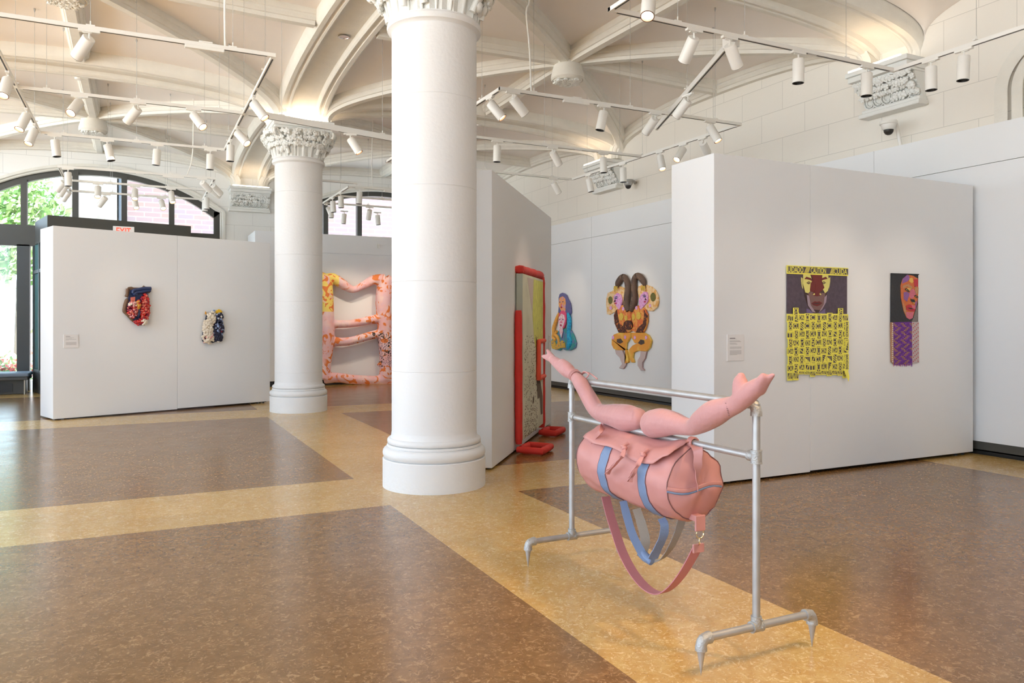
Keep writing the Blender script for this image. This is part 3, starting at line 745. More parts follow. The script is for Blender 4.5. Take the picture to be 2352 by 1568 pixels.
def lamp(stem, top, bot, lit, away, label, group, along='x', zoff=0):
    """stem on the rail; top and bot fix the tilt of the housing; lit -> glowing lens"""
    p = snap(on_z(stem[0], stem[1], TZ + zoff)); d = depth(p)
    if _first[0]: r, ks = LP, [(k, [g_ for g_, _ in gs]) for k, gs in LPK]; _first[0] = False
    else:
        r = LP.copy(); C.objects.link(r); ks = []
        for c_, gs in LPK:
            k = c_.copy(); C.objects.link(k); k.parent = r; g2 = []
            for g_, dat in gs: q = g_.copy(); q.data = dat; C.objects.link(q); q.parent = k; g2.append(q)
            ks.append((k, g2))
    r.location = p; r['label'] = label; r['category'] = 'spotlight'; r['group'] = group
    p0 = p + Vector((0, 0, -.07)); d0_ = depth(p0); X0_ = p0.x*ct - p0.y*st
    qx, qy = PCX + FOC*X0_/d0_ + (bot[0]-top[0])*1.0, HOR - FOC*(p0.z-EYE)/d0_ + (bot[1]-top[1])*1.0
    if abs(away) < .01:
        dx = (bot[0]-top[0])*d/FOC; v = Vector((dx*ct, -dx*st, -math.sqrt(max(LL*LL-dx*dx, 1e-4)))).normalized()
    else:
        r_ = ray(qx, qy); w_ = EYEV - p0; A = r_.dot(r_); B = 2*r_.dot(w_); Cc = w_.dot(w_) - (LL*.97)**2; D = B*B - 4*A*Cc
        k_ = (-B + (math.sqrt(D) if away > 0 else -math.sqrt(D)))/(2*A) if D > 0 else -B/(2*A)
        v = (EYEV + r_*k_ - p0).normalized()
    for k, g2 in ks:
        if k.name.startswith('housing'):
            k.rotation_euler = (-v).to_track_quat('Z', 'Y').to_euler()
            for q in g2:
                if q.name.startswith('lens') and lit:
                    if 'lens' not in LMESH: LMESH['lens'] = q.data.copy(); LMESH['lens'].materials.clear(); LMESH['lens'].materials.append(M['lens_on'])
                    q.data = LMESH['lens']
                if q.name.startswith('baffle') and lit:
                    if 'b' not in LMESH: LMESH['b'] = q.data.copy(); LMESH['b'].materials.clear(); LMESH['b'].materials.append(M['copper'])
                    q.data = LMESH['b']
        elif k.name.startswith('track_adapter') and along == 'y': k.rotation_euler = (0, 0, pi/2)
    return p + Vector((0, 0, -.07)) + v * (LL + .01), v
GA = 'cylinder spotlights on the upper left track grid'; GBn = 'cylinder spotlights by the left arched window'
GC = 'cylinder spotlights above the pink sculpture'; GD = 'cylinder spotlights over the right bay'; GE = 'cylinder spotlights on the nearest right track'
WC = 'white spotlight '
LAMPS = [
 ((17,58),(25,84),(3,127),1,-1, WC+'cut by the left edge of the picture, topmost one, glowing', GA,'x'),
 ((208,88),(214,109),(186,151),0,1, WC+'large, tilted lower left, on the near rail at the upper left', GA,'x'),
 ((12,166),(20,190),(8,226),1,-1, WC+'cut by the left edge below the topmost one', GA,'y'),
 ((57,250),(63,268),(46,300),1,-1, WC+'third down the left side rail, leaning left', GA,'y'),
 ((75,285),(78,300),(64,331),1,-1, WC+'lowest on the left side rail, leaning left', GA,'y'),
 ((184,225),(189,247),(169,272),1,-1, WC+'lit, leftmost on the middle rail at the upper left', GA,'x'),
 ((317,243),(323,260),(298,291),0,1, WC+'tilted left, second on the middle rail at the upper left', GA,'x'),
 ((443,255),(438,271),(459,299),1,-1, WC+'lit, tilted right, third on the middle rail at the upper left', GA,'x'),
 ((584,222),(581,234),(607,268),1,-.5, WC+'tilted right where the upper left grid meets the large arch', GA,'y'),
 ((547,292),(543,309),(565,334),1,-.6, WC+'tilted right, on the right side rail just left of the far capital', GA,'y'),
 ((532,322),(532,336),(531,369),0,0, WC+'straight down at the right end of the upper left far rail', GA,'y'),
 ((127,313),(126,330),(131,362),0,0, WC+'upright, first from left on the upper left far rail', GA,'x'),
 ((247,325),(243,338),(252,371),0,0, WC+'upright, second from left on the upper left far rail', GA,'x'),
 ((361,333),(362,347),(359,378),0,0, WC+'upright, third from left on the upper left far rail', GA,'x'),
 ((484,342),(484,357),(483,387),0,0, WC+'upright, fourth from left on the upper left far rail', GA,'x'),
 ((793,311),(786,327),(806,358),1,-.5, WC+'tilted right, hanging right of the far capital', GA,'x'),
 ((157,388),(162.6,401),(163.4,427),0,0, WC+'upright, at the left corner of the track by the left window', GBn,'x'),
 ((148,408),(144,415),(129,435),0,.5, WC+'leaning left, nearest of three in a row left of the arched window mullion', GBn,'y'),
 ((154,418),(152.5,424.5),(139,446),0,.5, WC+'leaning left, middle of three in a row left of the arched window mullion', GBn,'y'),
 ((160,432),(159,441),(146,460),0,.5, WC+'leaning left, farthest of three in a row left of the arched window mullion', GBn,'y'),
 ((226,424),(226.6,437),(225.5,458.5),1,-1, WC+'lit, leftmost on the middle rail before the left window', GBn,'x'),
 ((243,446),(246.5,457),(231.5,476),0,1, WC+'unlit and tilted left on the far rail before the left window', GBn,'x'),
 ((310,430),(310,442),(309.6,462.5),1,-1, WC+'lit, second on the middle rail before the left window', GBn,'x'),
 ((309,450),(308,460),(312,479.5),1,-1, WC+'lit, half hidden behind another one in front of the left window', GBn,'x'),
 ((392,435),(391,446),(395,469),1,-1, WC+'lit, third on the middle rail before the left window', GBn,'x'),
 ((370,456),(368,467),(372.5,484),1,-1, WC+'lit, on the far rail before the brick seen through the left window', GBn,'x'),
 ((463,412),(457.5,427),(475,445),0,1, WC+'tilted right at the upper right end of the window track', GBn,'x'),
 ((488,418),(485,435),(502.5,453),0,1, WC+'tilted right, outermost at the right end of the window track', GBn,'y'),
 ((484,428),(478,443),(497,457),0,1, WC+'tilted right, tucked under the outermost one of the window track', GBn,'y'),
 ((477,446),(476.6,454),(477,479),0,0, WC+'upright, at the far right corner of the window track', GBn,'y'),
 ((474,452),(474.5,461),(474,484.5),0,0, WC+'upright, just behind the one at the far right corner of the window track', GBn,'y'),
 ((776,455),(776,463),(778,485),0,0, WC+'upright, second of three along the slanting side rail above the pink sculpture', GC,'y'),
 ((790,443),(790,451),(791,474),0,0, WC+'upright, first of three along the slanting side rail above the pink sculpture', GC,'y'),
 ((820,436),(818.5,443),(817,467),0,0, WC+'upright, at the front rail above the pink sculpture', GC,'x'),
 ((757,471),(757,479),(757,500),0,0, WC+'upright, under the short rail end beside the far column', GC,'x'),
 ((743,474),(743.6,483.5),(752,504),0,.5, WC+'tilted right, closest to the right side of the far column', GC,'x'),
 ((791,484),(790,492),(788,513),0,0, WC+'upright, lowest before the far right arched window', GC,'x'),
 ((863,468),(863,475),(860,496),0,.5, WC+'leaning left, just left of the near column', GC,'x'),
 ((867,487),(868,497),(870,516),0,0, WC+'upright, lowest one just left of the near column', GC,'x'),
 ((1128.5,223),(1123.6,242),(1151,275),1,-.4, WC+'tilted right, first to the right of the near column', GD,'y'),
 ((1170,216),(1164,235.5),(1191.7,271),0,.5, WC+'tilted right, second to the right of the near column', GD,'x'),
 ((1383,244),(1388,261),(1379,297),0,0, WC+'nearly upright below the eight-rib boss on the right', GD,'x'),
 ((1499,262),(1507.6,280.5),(1486,312),0,.5, WC+'leaning left where the diagonal rail meets the long rail', GD,'x'),
 ((1587,216),(1596,235.6),(1569,272),0,.6, WC+'leaning left, hanging from the diagonal rail', GD,'y'),
 ((1630.7,278),(1626,295.5),(1645,327),1,-.6, WC+'lit, tilted right at the end of the long rail', GD,'x'),
 ((1627,318),(1625,329.5),(1636,352),0,.5, WC+'partly hidden behind the corner of the right freestanding wall', GD,'y'),
 ((1580,332),(1585,346),(1570,370),1,-.6, WC+'lit, leaning left just above the right freestanding wall', GD,'y'),
 ((1532,350),(1532,363.6),(1537.5,392),1,-.6, WC+'lit, upright just left of the right freestanding wall', GD,'y'),
 ((1133,328),(1130,340),(1129,373),0,0, WC+'upright, above the near end of the middle freestanding wall', GD,'x'),
 ((1257,343),(1254,357),(1269,385),0,.5, WC+'tilted right, second on the rail above the middle freestanding wall', GD,'x'),
 ((1375.5,355),(1375,367.6),(1376,396),0,0, WC+'upright, third on the rail, left of the far wall corbel', GD,'x'),
 ((1264,412),(1260,425),(1273,448.5),0,.5, WC+'tilted right, low on the farthest rail above the two-faced figure', GD,'x'),
 ((1358,402),(1355,417),(1360.5,443),0,0, WC+'upright, touching the left side of the far wall corbel in view', GD,'y'),
 ((1433,376),(1433,387),(1434,421),0,0, WC+'upright, in front of the right side of the far wall corbel', GD,'y'),
 ((1531,-22),(1532,-8),(1527.5,38),1,-1, WC+'large, with bright lens facing down at the top edge of the picture', GE,'x'),
 ((1580.5,75),(1590.6,94),(1567.5,147),0,.7, WC+'large, leaning left, second on the nearest right track', GE,'x'),
 ((1661,92),(1656,113),(1673.7,162),0,.7, WC+'large, tilted right beside the white junction box', GE,'x'),
 ((1826,122),(1822,137),(1821,189),0,0, WC+'hanging straight down halfway along the nearest right track', GE,'x'),
 ((1988.6,153),(1988.6,169),(1987.7,218),0,0, WC+'hanging straight down at the left of the near wall corbel', GE,'x'),
 ((2138,137),(2135.6,157),(2136.5,207),0,0, WC+'hanging straight down over the right end of the near wall corbel', GE,'y'),
 ((2218,113),(2221.6,132),(2219,183),0,0, WC+'hanging straight down, farthest right', GE,'y'),
]
LEND = [lamp(*a[:7], along=a[7]) for a in LAMPS]

# ------------------------------------------------------------ small ceiling and wall fittings
def detector(p, label):
    t = thing('smoke_detector', p, label, 'smoke detector', 'smoke detectors')
    MB().lathe([(.0, -.0), (.075, 0), (.078, -.02), (.0, -.02)], 28, c=p).build('base', 'track', t, smooth=True)
    MB().lathe([(.06, -.02), (.055, -.045), (.03, -.055), (.0, -.055)], 28, c=p).build('sensor_head', 'lamp', t, smooth=True)
q = on_z(181, 176, 5.36); detector(q, 'round white smoke detector under the arch at the upper left')
q = on_z(1099, 284, 5.36); detector(q, 'round white smoke detector under the arch right of the near column')
q = on_z(790, 85, 5.375)
t = thing('recessed_downlight', q, 'small chrome recessed downlight in the wide arch above the far column', 'downlight')
M['chrome'] = mat('chrome_trim', (.7, .7, .7), .15, 1)
MB().lathe([(.075, .0), (.078, -.006), (.062, -.006), (.045, .03), (.0, .03)], 32, c=q).build('trim_ring', 'chrome', t, smooth=True)
def dome(p, wp, label, col='lamp'):
    t = thing('dome_camera', p, label, 'security camera', 'dome security cameras')
    p = Vector(p)
    MB().lathe([(.0, .075), (.10, .075), (.105, .06), (.105, .035), (.09, .03), (.085, -.0), (.07, -.03), (.06, -.035)], 32, c=p).build('housing', col, t, smooth=True)
    MB().lathe([(.06, -.03), (.056, -.06), (.04, -.085), (.02, -.097), (0, -.10)], 24, c=p).build('dome', 'lens_off', t, smooth=True)
    MB().tube(catmull([p + Vector((.03, 0, .06)), p + Vector((.13, 0, .06)), p + Vector((.155, 0, .02)), Vector(wp)], 5), .022, 10).build('arm', col, t, smooth=True)
q = on_x(2041, 292, 8.50); dome(q, (8.70, q.y-.02, 3.735), 'white domed security camera on a curved arm above the right wall')
q = on_x(1443, 422, 8.60); dome(q, (8.79, q.y+.02, q.z+.05), 'small grey domed camera beside the far wall corbel', 'cast')
q = on_y(868, 565, YP-.001)
o = MB().box((q.x-.035, YP-.035, q.z-.055), (q.x+.035, YP-.001, q.z+.055)).build('wall_sensor', 'track', bevel=.008); tag(o, 'small white box sensor high on the wall above the pink sculpture', 'sensor')
# ------------------------------------------------------------ pipe rack with the pink bag and legs
RX, RY0, RY1 = 2.465, 2.562, 4.16
t = thing('pipe_rack', (RX, (RY0+RY1)/2, 0), 'galvanised pipe rack on spiked feet holding the pink bag with legs', 'rack')
pr_ = .0172
MB().tube([(RX, RY0, 1.14), (RX, RY1, 1.14)], pr_, 20).build('top_rail', 'galv', t, smooth=True)
MB().tube([(RX, RY0, .905), (RX, RY1, .905)], pr_, 20).build('middle_rail', 'galv', t, smooth=True)
def elbow(mb, c, d1, d2, R=.042, r=.024):
    c = Vector(c); d1 = Vector(d1); d2 = Vector(d2); a = c + d1*R; b_ = c + d2*R; P = []
    for i in range(9):
        k = i/8; P.append(a.lerp(c, k).lerp(c.lerp(b_, k), k))
    mb.tube([a + d1*.012] + P + [b_ + d2*.012], [r*1.08, r*1.08] + [r]*7 + [r*1.08, r*1.08], 18)
def collar(mb, c, d, L=.03, r=.0245):
    c = Vector(c); d = Vector(d); mb.tube([c - d*L, c - d*(L-.006), c - d*(L-.006), c + d*(L-.006), c + d*(L-.006), c + d*L], [r*1.06, r*1.06, r, r, r*1.06, r*1.06], 18)
for y in (RY0, RY1):
    s_ = 1 if y == RY0 else -1
    MB().tube([(RX, y, .155), (RX, y, 1.14)], pr_, 20).build('post', 'galv', t, smooth=True)
    MB().tube([(2.155, y, .155), (2.806, y, .155)], pr_, 20).build('foot_bar', 'galv', t, smooth=True)
    mb = MB(); elbow(mb, (RX, y, 1.14), (0, s_, 0), (0, 0, -1)); mb.build('elbow_fitting', 'cast', t, smooth=True)
    mb = MB(); collar(mb, (RX, y, .905), (0, 0, 1)); mb.tube([(RX, y, .905), (RX, y + s_*.045, .905)], .024, 18); mb.build('tee_fitting', 'cast', t, smooth=True)
    mb = MB(); collar(mb, (RX, y, .155), (1, 0, 0)); mb.tube([(RX, y, .155), (RX, y, .20)], .024, 18)
    for dz in (.0, .035): mb.ball((RX + .012, y - .024, .155 + dz), .005)
    mb.build('tee_fitting', 'cast', t, smooth=True)
    for x, dx in ((2.155, 1), (2.806, -1)):
        mb = MB(); elbow(mb, (x, y, .155), (dx, 0, 0), (0, 0, -1), .036); mb.ball((x + dx*.03, y - .022, .158), .005); mb.build('elbow_fitting', 'cast', t, smooth=True)
        MB().lathe([(.0008, 0), (.019, .112), (.019, .12)], 20, c=(x, y, 0)).build('spike_foot', 'galv', t, smooth=True)

# duffel bag hung from the middle rail
BR, BYa, BYb, BXc, BZ = .188, 2.975, 3.815, RX, .703
t = thing('duffel_bag', (BXc, 3.4, BZ - BR), 'pink leather duffel bag with blue bands, hanging from the pipe rack', 'bag')
def bagpt(y, a, off=0):
    """a from the top towards the viewer's side; the body sags a little in the middle"""
    u = (y - BYa) / (BYb - BYa); e = min(u, 1-u); e = max(e, 0)
    r = BR * (1 - .10 * max(0, 1 - e/.06) ** 2) - .006*math.sin(pi*u)
    w = .005*math.sin(7*a + 9*u) * math.sin(3*a + 1) + .009*noise.noise(Vector((math.cos(a)*2.2, math.sin(a)*2.2, u*6))) + .004*noise.noise(Vector((math.cos(a)*6, math.sin(a)*6, u*14)))
    r += w + off
    return Vector((BXc - r*math.sin(a), y, BZ - .012*math.sin(pi*u) + r*math.cos(a) + (.006 if abs(math.sin(a)) < .3 and math.cos(a) > 0 else 0)))
NA = 72; ys = [BYa, BYa+.008, BYa+.02, BYa+.04] + [BYa+.04 + (BYb-BYa-.08)*i/30 for i in range(1, 30)] + [BYb-.04, BYb-.02, BYb-.008, BYb]
vs = [bagpt(y, 2*pi*k/NA) for y in ys for k in range(NA)]
fs = [(i*NA+k, i*NA+(k+1) % NA, (i+1)*NA+(k+1) % NA, (i+1)*NA+k) for i in range(len(ys)-1) for k in range(NA)]
MB().add(vs, fs).build('body', 'pinkbag', t, smooth=60)
for y, sg, nm in ((BYa, -1, 'end_panel'), (BYb, 1, 'end_panel')):
    vs = []; rings = [1, .97, .85, .65, .4, .2, 0]
    for q in rings:
        for k in range(NA):
            p = bagpt(y, 2*pi*k/NA); c_ = Vector((BXc, y, BZ))
            b_ = .05*(1 - q**3) + .016*math.sin(3*2*pi*k/NA + 1)*q*(1-q)*3 - (.03*math.exp(-((k/NA*2*pi if k < NA/2 else k/NA*2*pi-2*pi)/.35)**2)*q*(1-q)*3)
            v = c_ + (p - c_)*q; v.y += sg*b_; vs.append(v)
    fs = [(i*NA+k, i*NA+(k+1) % NA, (i+1)*NA+(k+1) % NA, (i+1)*NA+k) for i in range(len(rings)-1) for k in range(NA)]
    MB().add(vs, fs).build('end_panel', 'pinkbag', t, smooth=60)
    MB().tube([bagpt(y + sg*.001, 2*pi*k/40, .0015) for k in range(41)], .0028, 6, cap=False).build('piping', 'seam', t, smooth=True)
# zip flap across the visible end
Z = []
for i in range(11):
    k = i/10; x = BXc - BR*.95 + 2*BR*.83*k; q = abs(x-BXc)/BR
    Z.append(Vector((x, BYa - .05*(1-q**3) - .003, BZ - .015 - .012*math.sin(pi*k*2))))
MB().tube(Z, .0055, 8).build('zipper', 'blue', t, smooth=True)
MB().tube([p + Vector((0, -.001, .014)) for p in Z], .010, 8, flat=.5, side=(0, 0, 1)).build('zip_welt', 'pinkbag', t, smooth=True)
# blue bands round the body
def ribbon(mb, pts, wdir, w, th=.003, mi=0, k=5):
    """flat strap along pts; wdir = one or one-per-point width direction"""
    P = catmull(pts, k) if k else [Vector(p) for p in pts]
    wd = [Vector(wdir)] * len(P) if not isinstance(wdir[0], (tuple, list, Vector)) else None
    if wd is None:
        D = [Vector(d) for d in wdir]; wd = []
        for i in range(len(P)):
            f = i/(len(P)-1)*(len(D)-1); j = min(int(f), len(D)-2); wd.append(D[j].lerp(D[j+1], f-j))
    W_ = [w]*len(P) if isinstance(w, (int, float)) else [w[min(int(i/(len(P)-1)*(len(w)-1)+.5), len(w)-1)] for i in range(len(P))]
    vs = []
    for i, p in enumerate(P):
        tn = (P[min(i+1, len(P)-1)] - P[max(i-1, 0)]).normalized(); d = (wd[i] - tn*wd[i].dot(tn)).normalized(); n = tn.cross(d)
        for a, b_ in ((-.5, -.5), (.5, -.5), (.5, .5), (-.5, .5)): vs.append(p + d*W_[i]*a + n*th*b_)
    m = len(P); fs = [(i*4+q, i*4+(q+1) % 4, (i+1)*4+(q+1) % 4, (i+1)*4+q) for i in range(m-1) for q in range(4)] + [(0, 1, 2, 3), (m*4-4, m*4-3, m*4-2, m*4-1)]
    mb.add(vs, fs, mi)
yb1, yb2 = on_x(1381, 1085, BXc-BR).y, on_x(1473, 1120, BXc-BR).y
for y in (yb1, yb2):
    mb = MB(); A = [-.3 + (2*pi*.98)*i/60 for i in range(61)]; w = .036
    for s0, s1, off, mi in ((-w, w, .004, 0),):
        vs = [bagpt(y + s, a, o_) for a in A for s, o_ in ((s0, off-.003), (s0, off), (s1, off), (s1, off-.003))]
        mb.add(vs, [(i*4+q, i*4+(q+1) % 4, (i+1)*4+(q+1) % 4, (i+1)*4+q) for i in range(60) for q in range(4)])
    o = mb.build('band', 'blue', t, smooth=40)
    for e_ in (-w, w): MB().tube([bagpt(y + e_, a, .0035) for a in A], .0016, 5).build('band_edge', 'seam', o)
# flap folded over the top with its loose corner
vs = []; NU, NV = 26, 12
for i in range(NU + 1):
    u = i/NU; y = 3.80 - (3.80 - 2.985)*u
    amax = .80 + .30*u + .06*math.sin(u*11) - .25*max(0, (u-.88)/.12)
    for j in range(NV + 1):
        a = -.35 + (amax + .35)*j/NV
        lift = .010 + .012*(j/NV)**2*(.4 + .6*abs(math.sin(u*6.5))) + .045*max(0, (u-.80)/.20)**1.5*.7*(j/NV)
        vs.append(bagpt(y, a, lift))
o = MB().add(vs, [(i*(NV+1)+j, i*(NV+1)+j+1, (i+1)*(NV+1)+j+1, (i+1)*(NV+1)+j) for i in range(NU) for j in range(NV)]).build('flap', 'pinkbag', t, smooth=60)
sm = o.modifiers.new('thickness', 'SOLIDIFY'); sm.thickness = .004
# tassels knotted through the flap
for (px, py), (qx, qy), (ex, ey) in (((1436, 1022), (1430, 1048), (1394, 1088)), ((1481, 1037), (1468, 1065), (1446, 1106))):
    X = BXc - BR*.93
    a = on_x(px, py, BXc - BR*.80); c_ = on_x(qx, qy, X - .03); e = on_x(ex, ey, X - .045)
    mb = MB(); mb.tube(catmull([a + Vector((.02, 0, .012)), a, a.lerp(c_, .4)], 3), .011, 8, flat=.7)
    mb.ball(a.lerp(c_, .25), .017, 0, 8, (1, 1, .8)); mb.tube([a.lerp(c_, .1) + Vector((-.01, -.014, 0)), a.lerp(c_, .1) + Vector((-.012, .014, 0))], .008, 8)
    for k in range(3):
        ribbon(mb, [a.lerp(c_, .3), c_ + Vector((0, .006*k, 0)), c_.lerp(e, .5) + Vector((-.006, -.007*(k-1), 0)), e + Vector((0, .011*(k-1), .02*(k % 2)))], (.75, -.5, .45), .018, .003)
    mb.build('tassel', 'pinkbag', t, smooth=50)
# ties round the rail
for (px, py), tail in (((1592, 1008), [(1594, 1030), (1592, 1060), (1598, 1090), (1596, 1126)]), ((1393, 977), [(1380, 990), (1366, 1004), (1356, 1020)])):
    a = on_x(px, py, RX); a.z = .905; mb = MB()
    for k in range(3):
        mb.tube([a + Vector((.026*math.sin(q), (k-1)*.010 + .004*math.cos(q), .026*math.cos(q))) for q in [2*pi*j/14 for j in range(15)]], .0065, 6)
    mb.tube([a + Vector((-.01, 0, -.02)), a + Vector((-.012, -.004, -.05))], .016, 8)
    if a.y < 3.2:
        P = [a + Vector((-.02, -.02, -.005))] + [on_x(x_, y_, BXc - .035) for x_, y_ in tail]
        for q in P[1:]: q.y = min(q.y, BYa - .062)
        ribbon(mb, P, [(1, .2, 0), (.3, -1, 0), (1, 0, 0), (.5, .6, 0)], (.034, .05, .042, .03, .006), .004)
    else:
        ribbon(mb, [a + Vector((-.02, .01, -.005))] + [on_x(x_, y_, BXc - BR*.75) for x_, y_ in tail], (0, 1, .4), (.03, .024, .010), .004)
    mb.build('tie', 'pinkbag', t, smooth=50)
# hanging handles and shoulder strap
def P_(l, x): return [on_x(a, b_, x) for a, b_ in l]
mb = MB(); ribbon(mb, P_([(1431, 1150), (1440, 1185), (1452, 1225), (1468, 1258), (1480, 1276), (1496, 1290)], 2.37), [(.9, -.44, 0), (.9, -.44, .1), (.7, -.3, .6)], (.040, .044, .044, .044, .04, .03), .004)
ribbon(mb, P_([(1497, 1291), (1503, 1275), (1513, 1255), (1524, 1230), (1526, 1205), (1519, 1190)], 2.37), [(.9, -.44, .5), (.95, -.3, .3), (.9, -.44, 0)], (.02, .056, .050, .046, .042, .040), .004)
mb.build('front_handle', 'blue', t, smooth=40)
mb = MB(); ribbon(mb, P_([(1462, 1168), (1474, 1205), (1482, 1240), (1478, 1262), (1470, 1276)], 2.60), (.9, -.44, 0), (.05, .054, .054, .04), .004)
ribbon(mb, P_([(1498, 1290), (1520, 1283), (1540, 1258), (1556, 1225), (1566, 1195)], 2.56), [(.8, -.3, .5), (.9, -.3, 0)], (.03, .034, .04, .044), .004)
mb.build('back_handle', 'grey', t, smooth=40)
mb = MB(); mb.tube(P_([(1472, 1268), (1484, 1280), (1497, 1290)], 2.38), [.024, .025, .020], 12, flat=.8); mb.build('handle_wrap', 'blue', t, smooth=True)
mb = MB(); SX = 2.47
ribbon(mb, P_([(1391, 1140), (1401, 1180), (1414, 1222), (1431, 1270), (1456, 1316), (1486, 1350), (1515, 1362), (1540, 1350), (1566, 1320), (1588, 1284), (1603, 1255)], SX),
       [(1, .1, 0)]*4 + [(1, 0, 0), (1, -.1, .1)], .062, .005)
mb.build('shoulder_strap', 'pinkin', t, smooth=40)
ring_c = on_x(1606, 1238, SX)
mb = MB(); tt = P_([(1604, 1252)], SX)[0]
ribbon(mb, [tt + Vector((0, 0, -.035)), tt, tt + Vector((0, 0, .008))], (1, 0, 0), .066, .012, k=0); mb.build('strap_end', 'pinkbag', t, bevel=.003)
mb = MB(); q = on_x(1613, 1190, SX - .02); q.y = BYa - .055
mb.box((q.x-.03, q.y-.006, q.z-.065), (q.x+.03, q.y+.006, q.z+.012)); mb.build('strap_tab', 'pinkbag', t, bevel=.004)
MB().box((q.x-.024, q.y, q.z-.02), (q.x+.024, BYa+.01, q.z+.01)).build('tab_base', 'pinkbag', t, bevel=.004)
mb = MB(); rc = Vector((q.x, q.y, q.z-.078))
mb.tube([rc + Vector((.022*math.cos(a), 0, .022*math.sin(a))) for a in [2*pi*j/20 for j in range(21)]], .0028, 8, cap=False)
r2 = rc + Vector((0, .004, -.036)); mb.tube([r2 + Vector((.009*math.cos(a), .009*math.cos(a), .016*math.sin(a))) for a in [2*pi*j/16 for j in range(17)]], .0028, 8, cap=False)
mb.tube([r2 + Vector((0, 0, -.014)), tt + Vector((0, 0, .0))], .003, 8)
mb.build('metal_ring', 'brass', t, smooth=True)

# the two stuffed legs lying on the bag
def limb(name, chains, label, vox=.0065):
    mb = MB(); c0 = None
    for ch in chains:
        P = []; R_ = []
        for px, py, r, x in ch:
            p = on_x(px, py, x); P.append(p); R_.append(r * depth(p) / FOC)
        # smooth resample
        k = 6; Q = catmull(P, k); RR_ = []
        Rv = catmull([Vector((r, 0, 0)) for r in R_], k)
        mb.tube(Q, [max(v.x, .002) for v in Rv], 16)
        mb.ball(Q[0], Rv[0].x, 0, 14); mb.ball(Q[-1], Rv[-1].x, 0, 14)
        if c0 is None: c0 = P[0]
    o = mb.build(name, 'pink', recalc=False); tag(o, label, 'stuffed leg', 'stuffed pink legs on the rack'); remesh(o, vox, 5); return o
rl = limb('stuffed_leg', [
 [(1502,973,33,2.44),(1522,970,33,2.43),(1548,972,27,2.42),(1575,979,21,2.41),(1592,980,20,2.40),(1612,967,27,2.385),(1640,949,31,2.37),(1668,937,25,2.36),(1690,928,22,2.35),(1712,909,24,2.34),(1738,888,20,2.34),(1752,876,14,2.34)],
 [(1702,908,20,2.34),(1701,888,19,2.34),(1701,872,16,2.34),(1702,864,10,2.34)],
 [(1740,888,17,2.34),(1750,872,12,2.33),(1753,864,9,2.33)], [(1744,892,17,2.35),(1762,873,10,2.35),(1775,861,6,2.35)]],
 'pink stuffed leg stretching right along the rack, toes curled up past the post')
ll = limb('stuffed_leg', [
 [(1462,962,27,2.47),(1440,960,32,2.46),(1412,954,27,2.45),(1388,950,22,2.44),(1372,943,19,2.44),(1360,926,19,2.44),(1347,903,18,2.43),(1333,879,17,2.42),(1318,862,12,2.42),(1304,852,16,2.42),(1288,840,14,2.42),(1270,826,10,2.42)],
 [(1306,850,15,2.42),(1298,840,13,2.42),(1292,832,9,2.42)],
 [(1272,828,8,2.42),(1258,821,7,2.42),(1247,818,4,2.42)], [(1274,828,8,2.42),(1264,814,6,2.43),(1257,804,3.5,2.43)]],
 'pink stuffed leg stretching left, ankle tied to the rack by a cord')
mb = MB(); a = on_x(1320, 862, 2.42); dd = (on_x(1304, 852, 2.42) - on_x(1333, 879, 2.42)).normalized(); u = dd.orthogonal().normalized(); w_ = dd.cross(u)
for k in range(3): mb.tube([a + dd*(.01*(k-1)) + (u*math.cos(q) + w_*math.sin(q))*.036 for q in [2*pi*j/20 for j in range(21)]], .004, 6)
k0 = on_x(1334, 860, RX)
mb.ball(k0, .013); mb.tube(catmull([k0, on_x(1346, 855, RX), on_x(1356, 858, RX), on_x(1372, 870, RX)], 5), .0045, 6)
mb.tube(catmull([k0, on_x(1342, 853, RX-.02), on_x(1352, 860, RX-.02), on_x(1346, 868, RX-.02)], 5), .0045, 6); mb.tube([a, k0], .008, 6)
o = mb.build('ankle_cord', 'pink', ll, smooth=True)
mb = MB()
for i in range(8):
    c_ = on_x(1667 + i*1.0, 926 + i*4.0, 2.36 - .048); mb.tube([c_ + Vector((.001, .004, 0)), c_ + Vector((0, -.004, 0))], .0018, 5)
mb.build('stitching', 'seam', rl)

# ------------------------------------------------------------ flat hangings: outlines on the wall plane, with real thickness
class Plane:
    def __init__(s, a, n, ux, ox, oy, sc): s.a = Vector(a); s.n = Vector(n); s.ux = Vector(ux); s.o = (ox, oy, sc)
    def p(s, x, y, lift=0):
        return on_plane(s.o[0] + x/s.o[2], s.o[1] + y/s.o[2], s.a, s.n) + s.n*lift
    def flat(s, mb, pts, lift, th, mi=0, mside=None): mb.prism([s.p(x, y, lift) for x, y in pts], s.n*th, mi, mside)
    def part(s, name, pts, lift, th, mt, parent, bevel=.004, seg=2):
        mb = MB(); s.flat(mb, pts, lift, th); o = mb.build(name, mt, parent, fixtri=False, bevel=bevel)
        if seg > 2: o.modifiers['bevel'].segments = seg
        return o
    def stroke(s, mb, pts, rads, lift, n=12, mi=0, flat=.6):
        P = catmull([s.p(x, y, lift) for x, y in pts], 5); d = depth(P[0]); sc = d/FOC/s.o[2]
        R_ = [v.x for v in catmull([Vector((r*sc, 0, 0)) for r in rads], 5)]
        mb.tube(P, R_, n, mi, flat=1, side=None) if flat == 1 else mb.tube(P, R_, n, mi, flat=flat, side=s.ux)
    def oval(s, mb, cx, cy, rx, ry, lift, th, mi=0, n=16, rot=0):
        c_, q = math.cos(rot), math.sin(rot)
        s.flat(mb, [(cx + rx*math.cos(2*pi*k/n)*c_ - ry*math.sin(2*pi*k/n)*q, cy + rx*math.cos(2*pi*k/n)*q + ry*math.sin(2*pi*k/n)*c_) for k in range(n)], lift, th, mi)
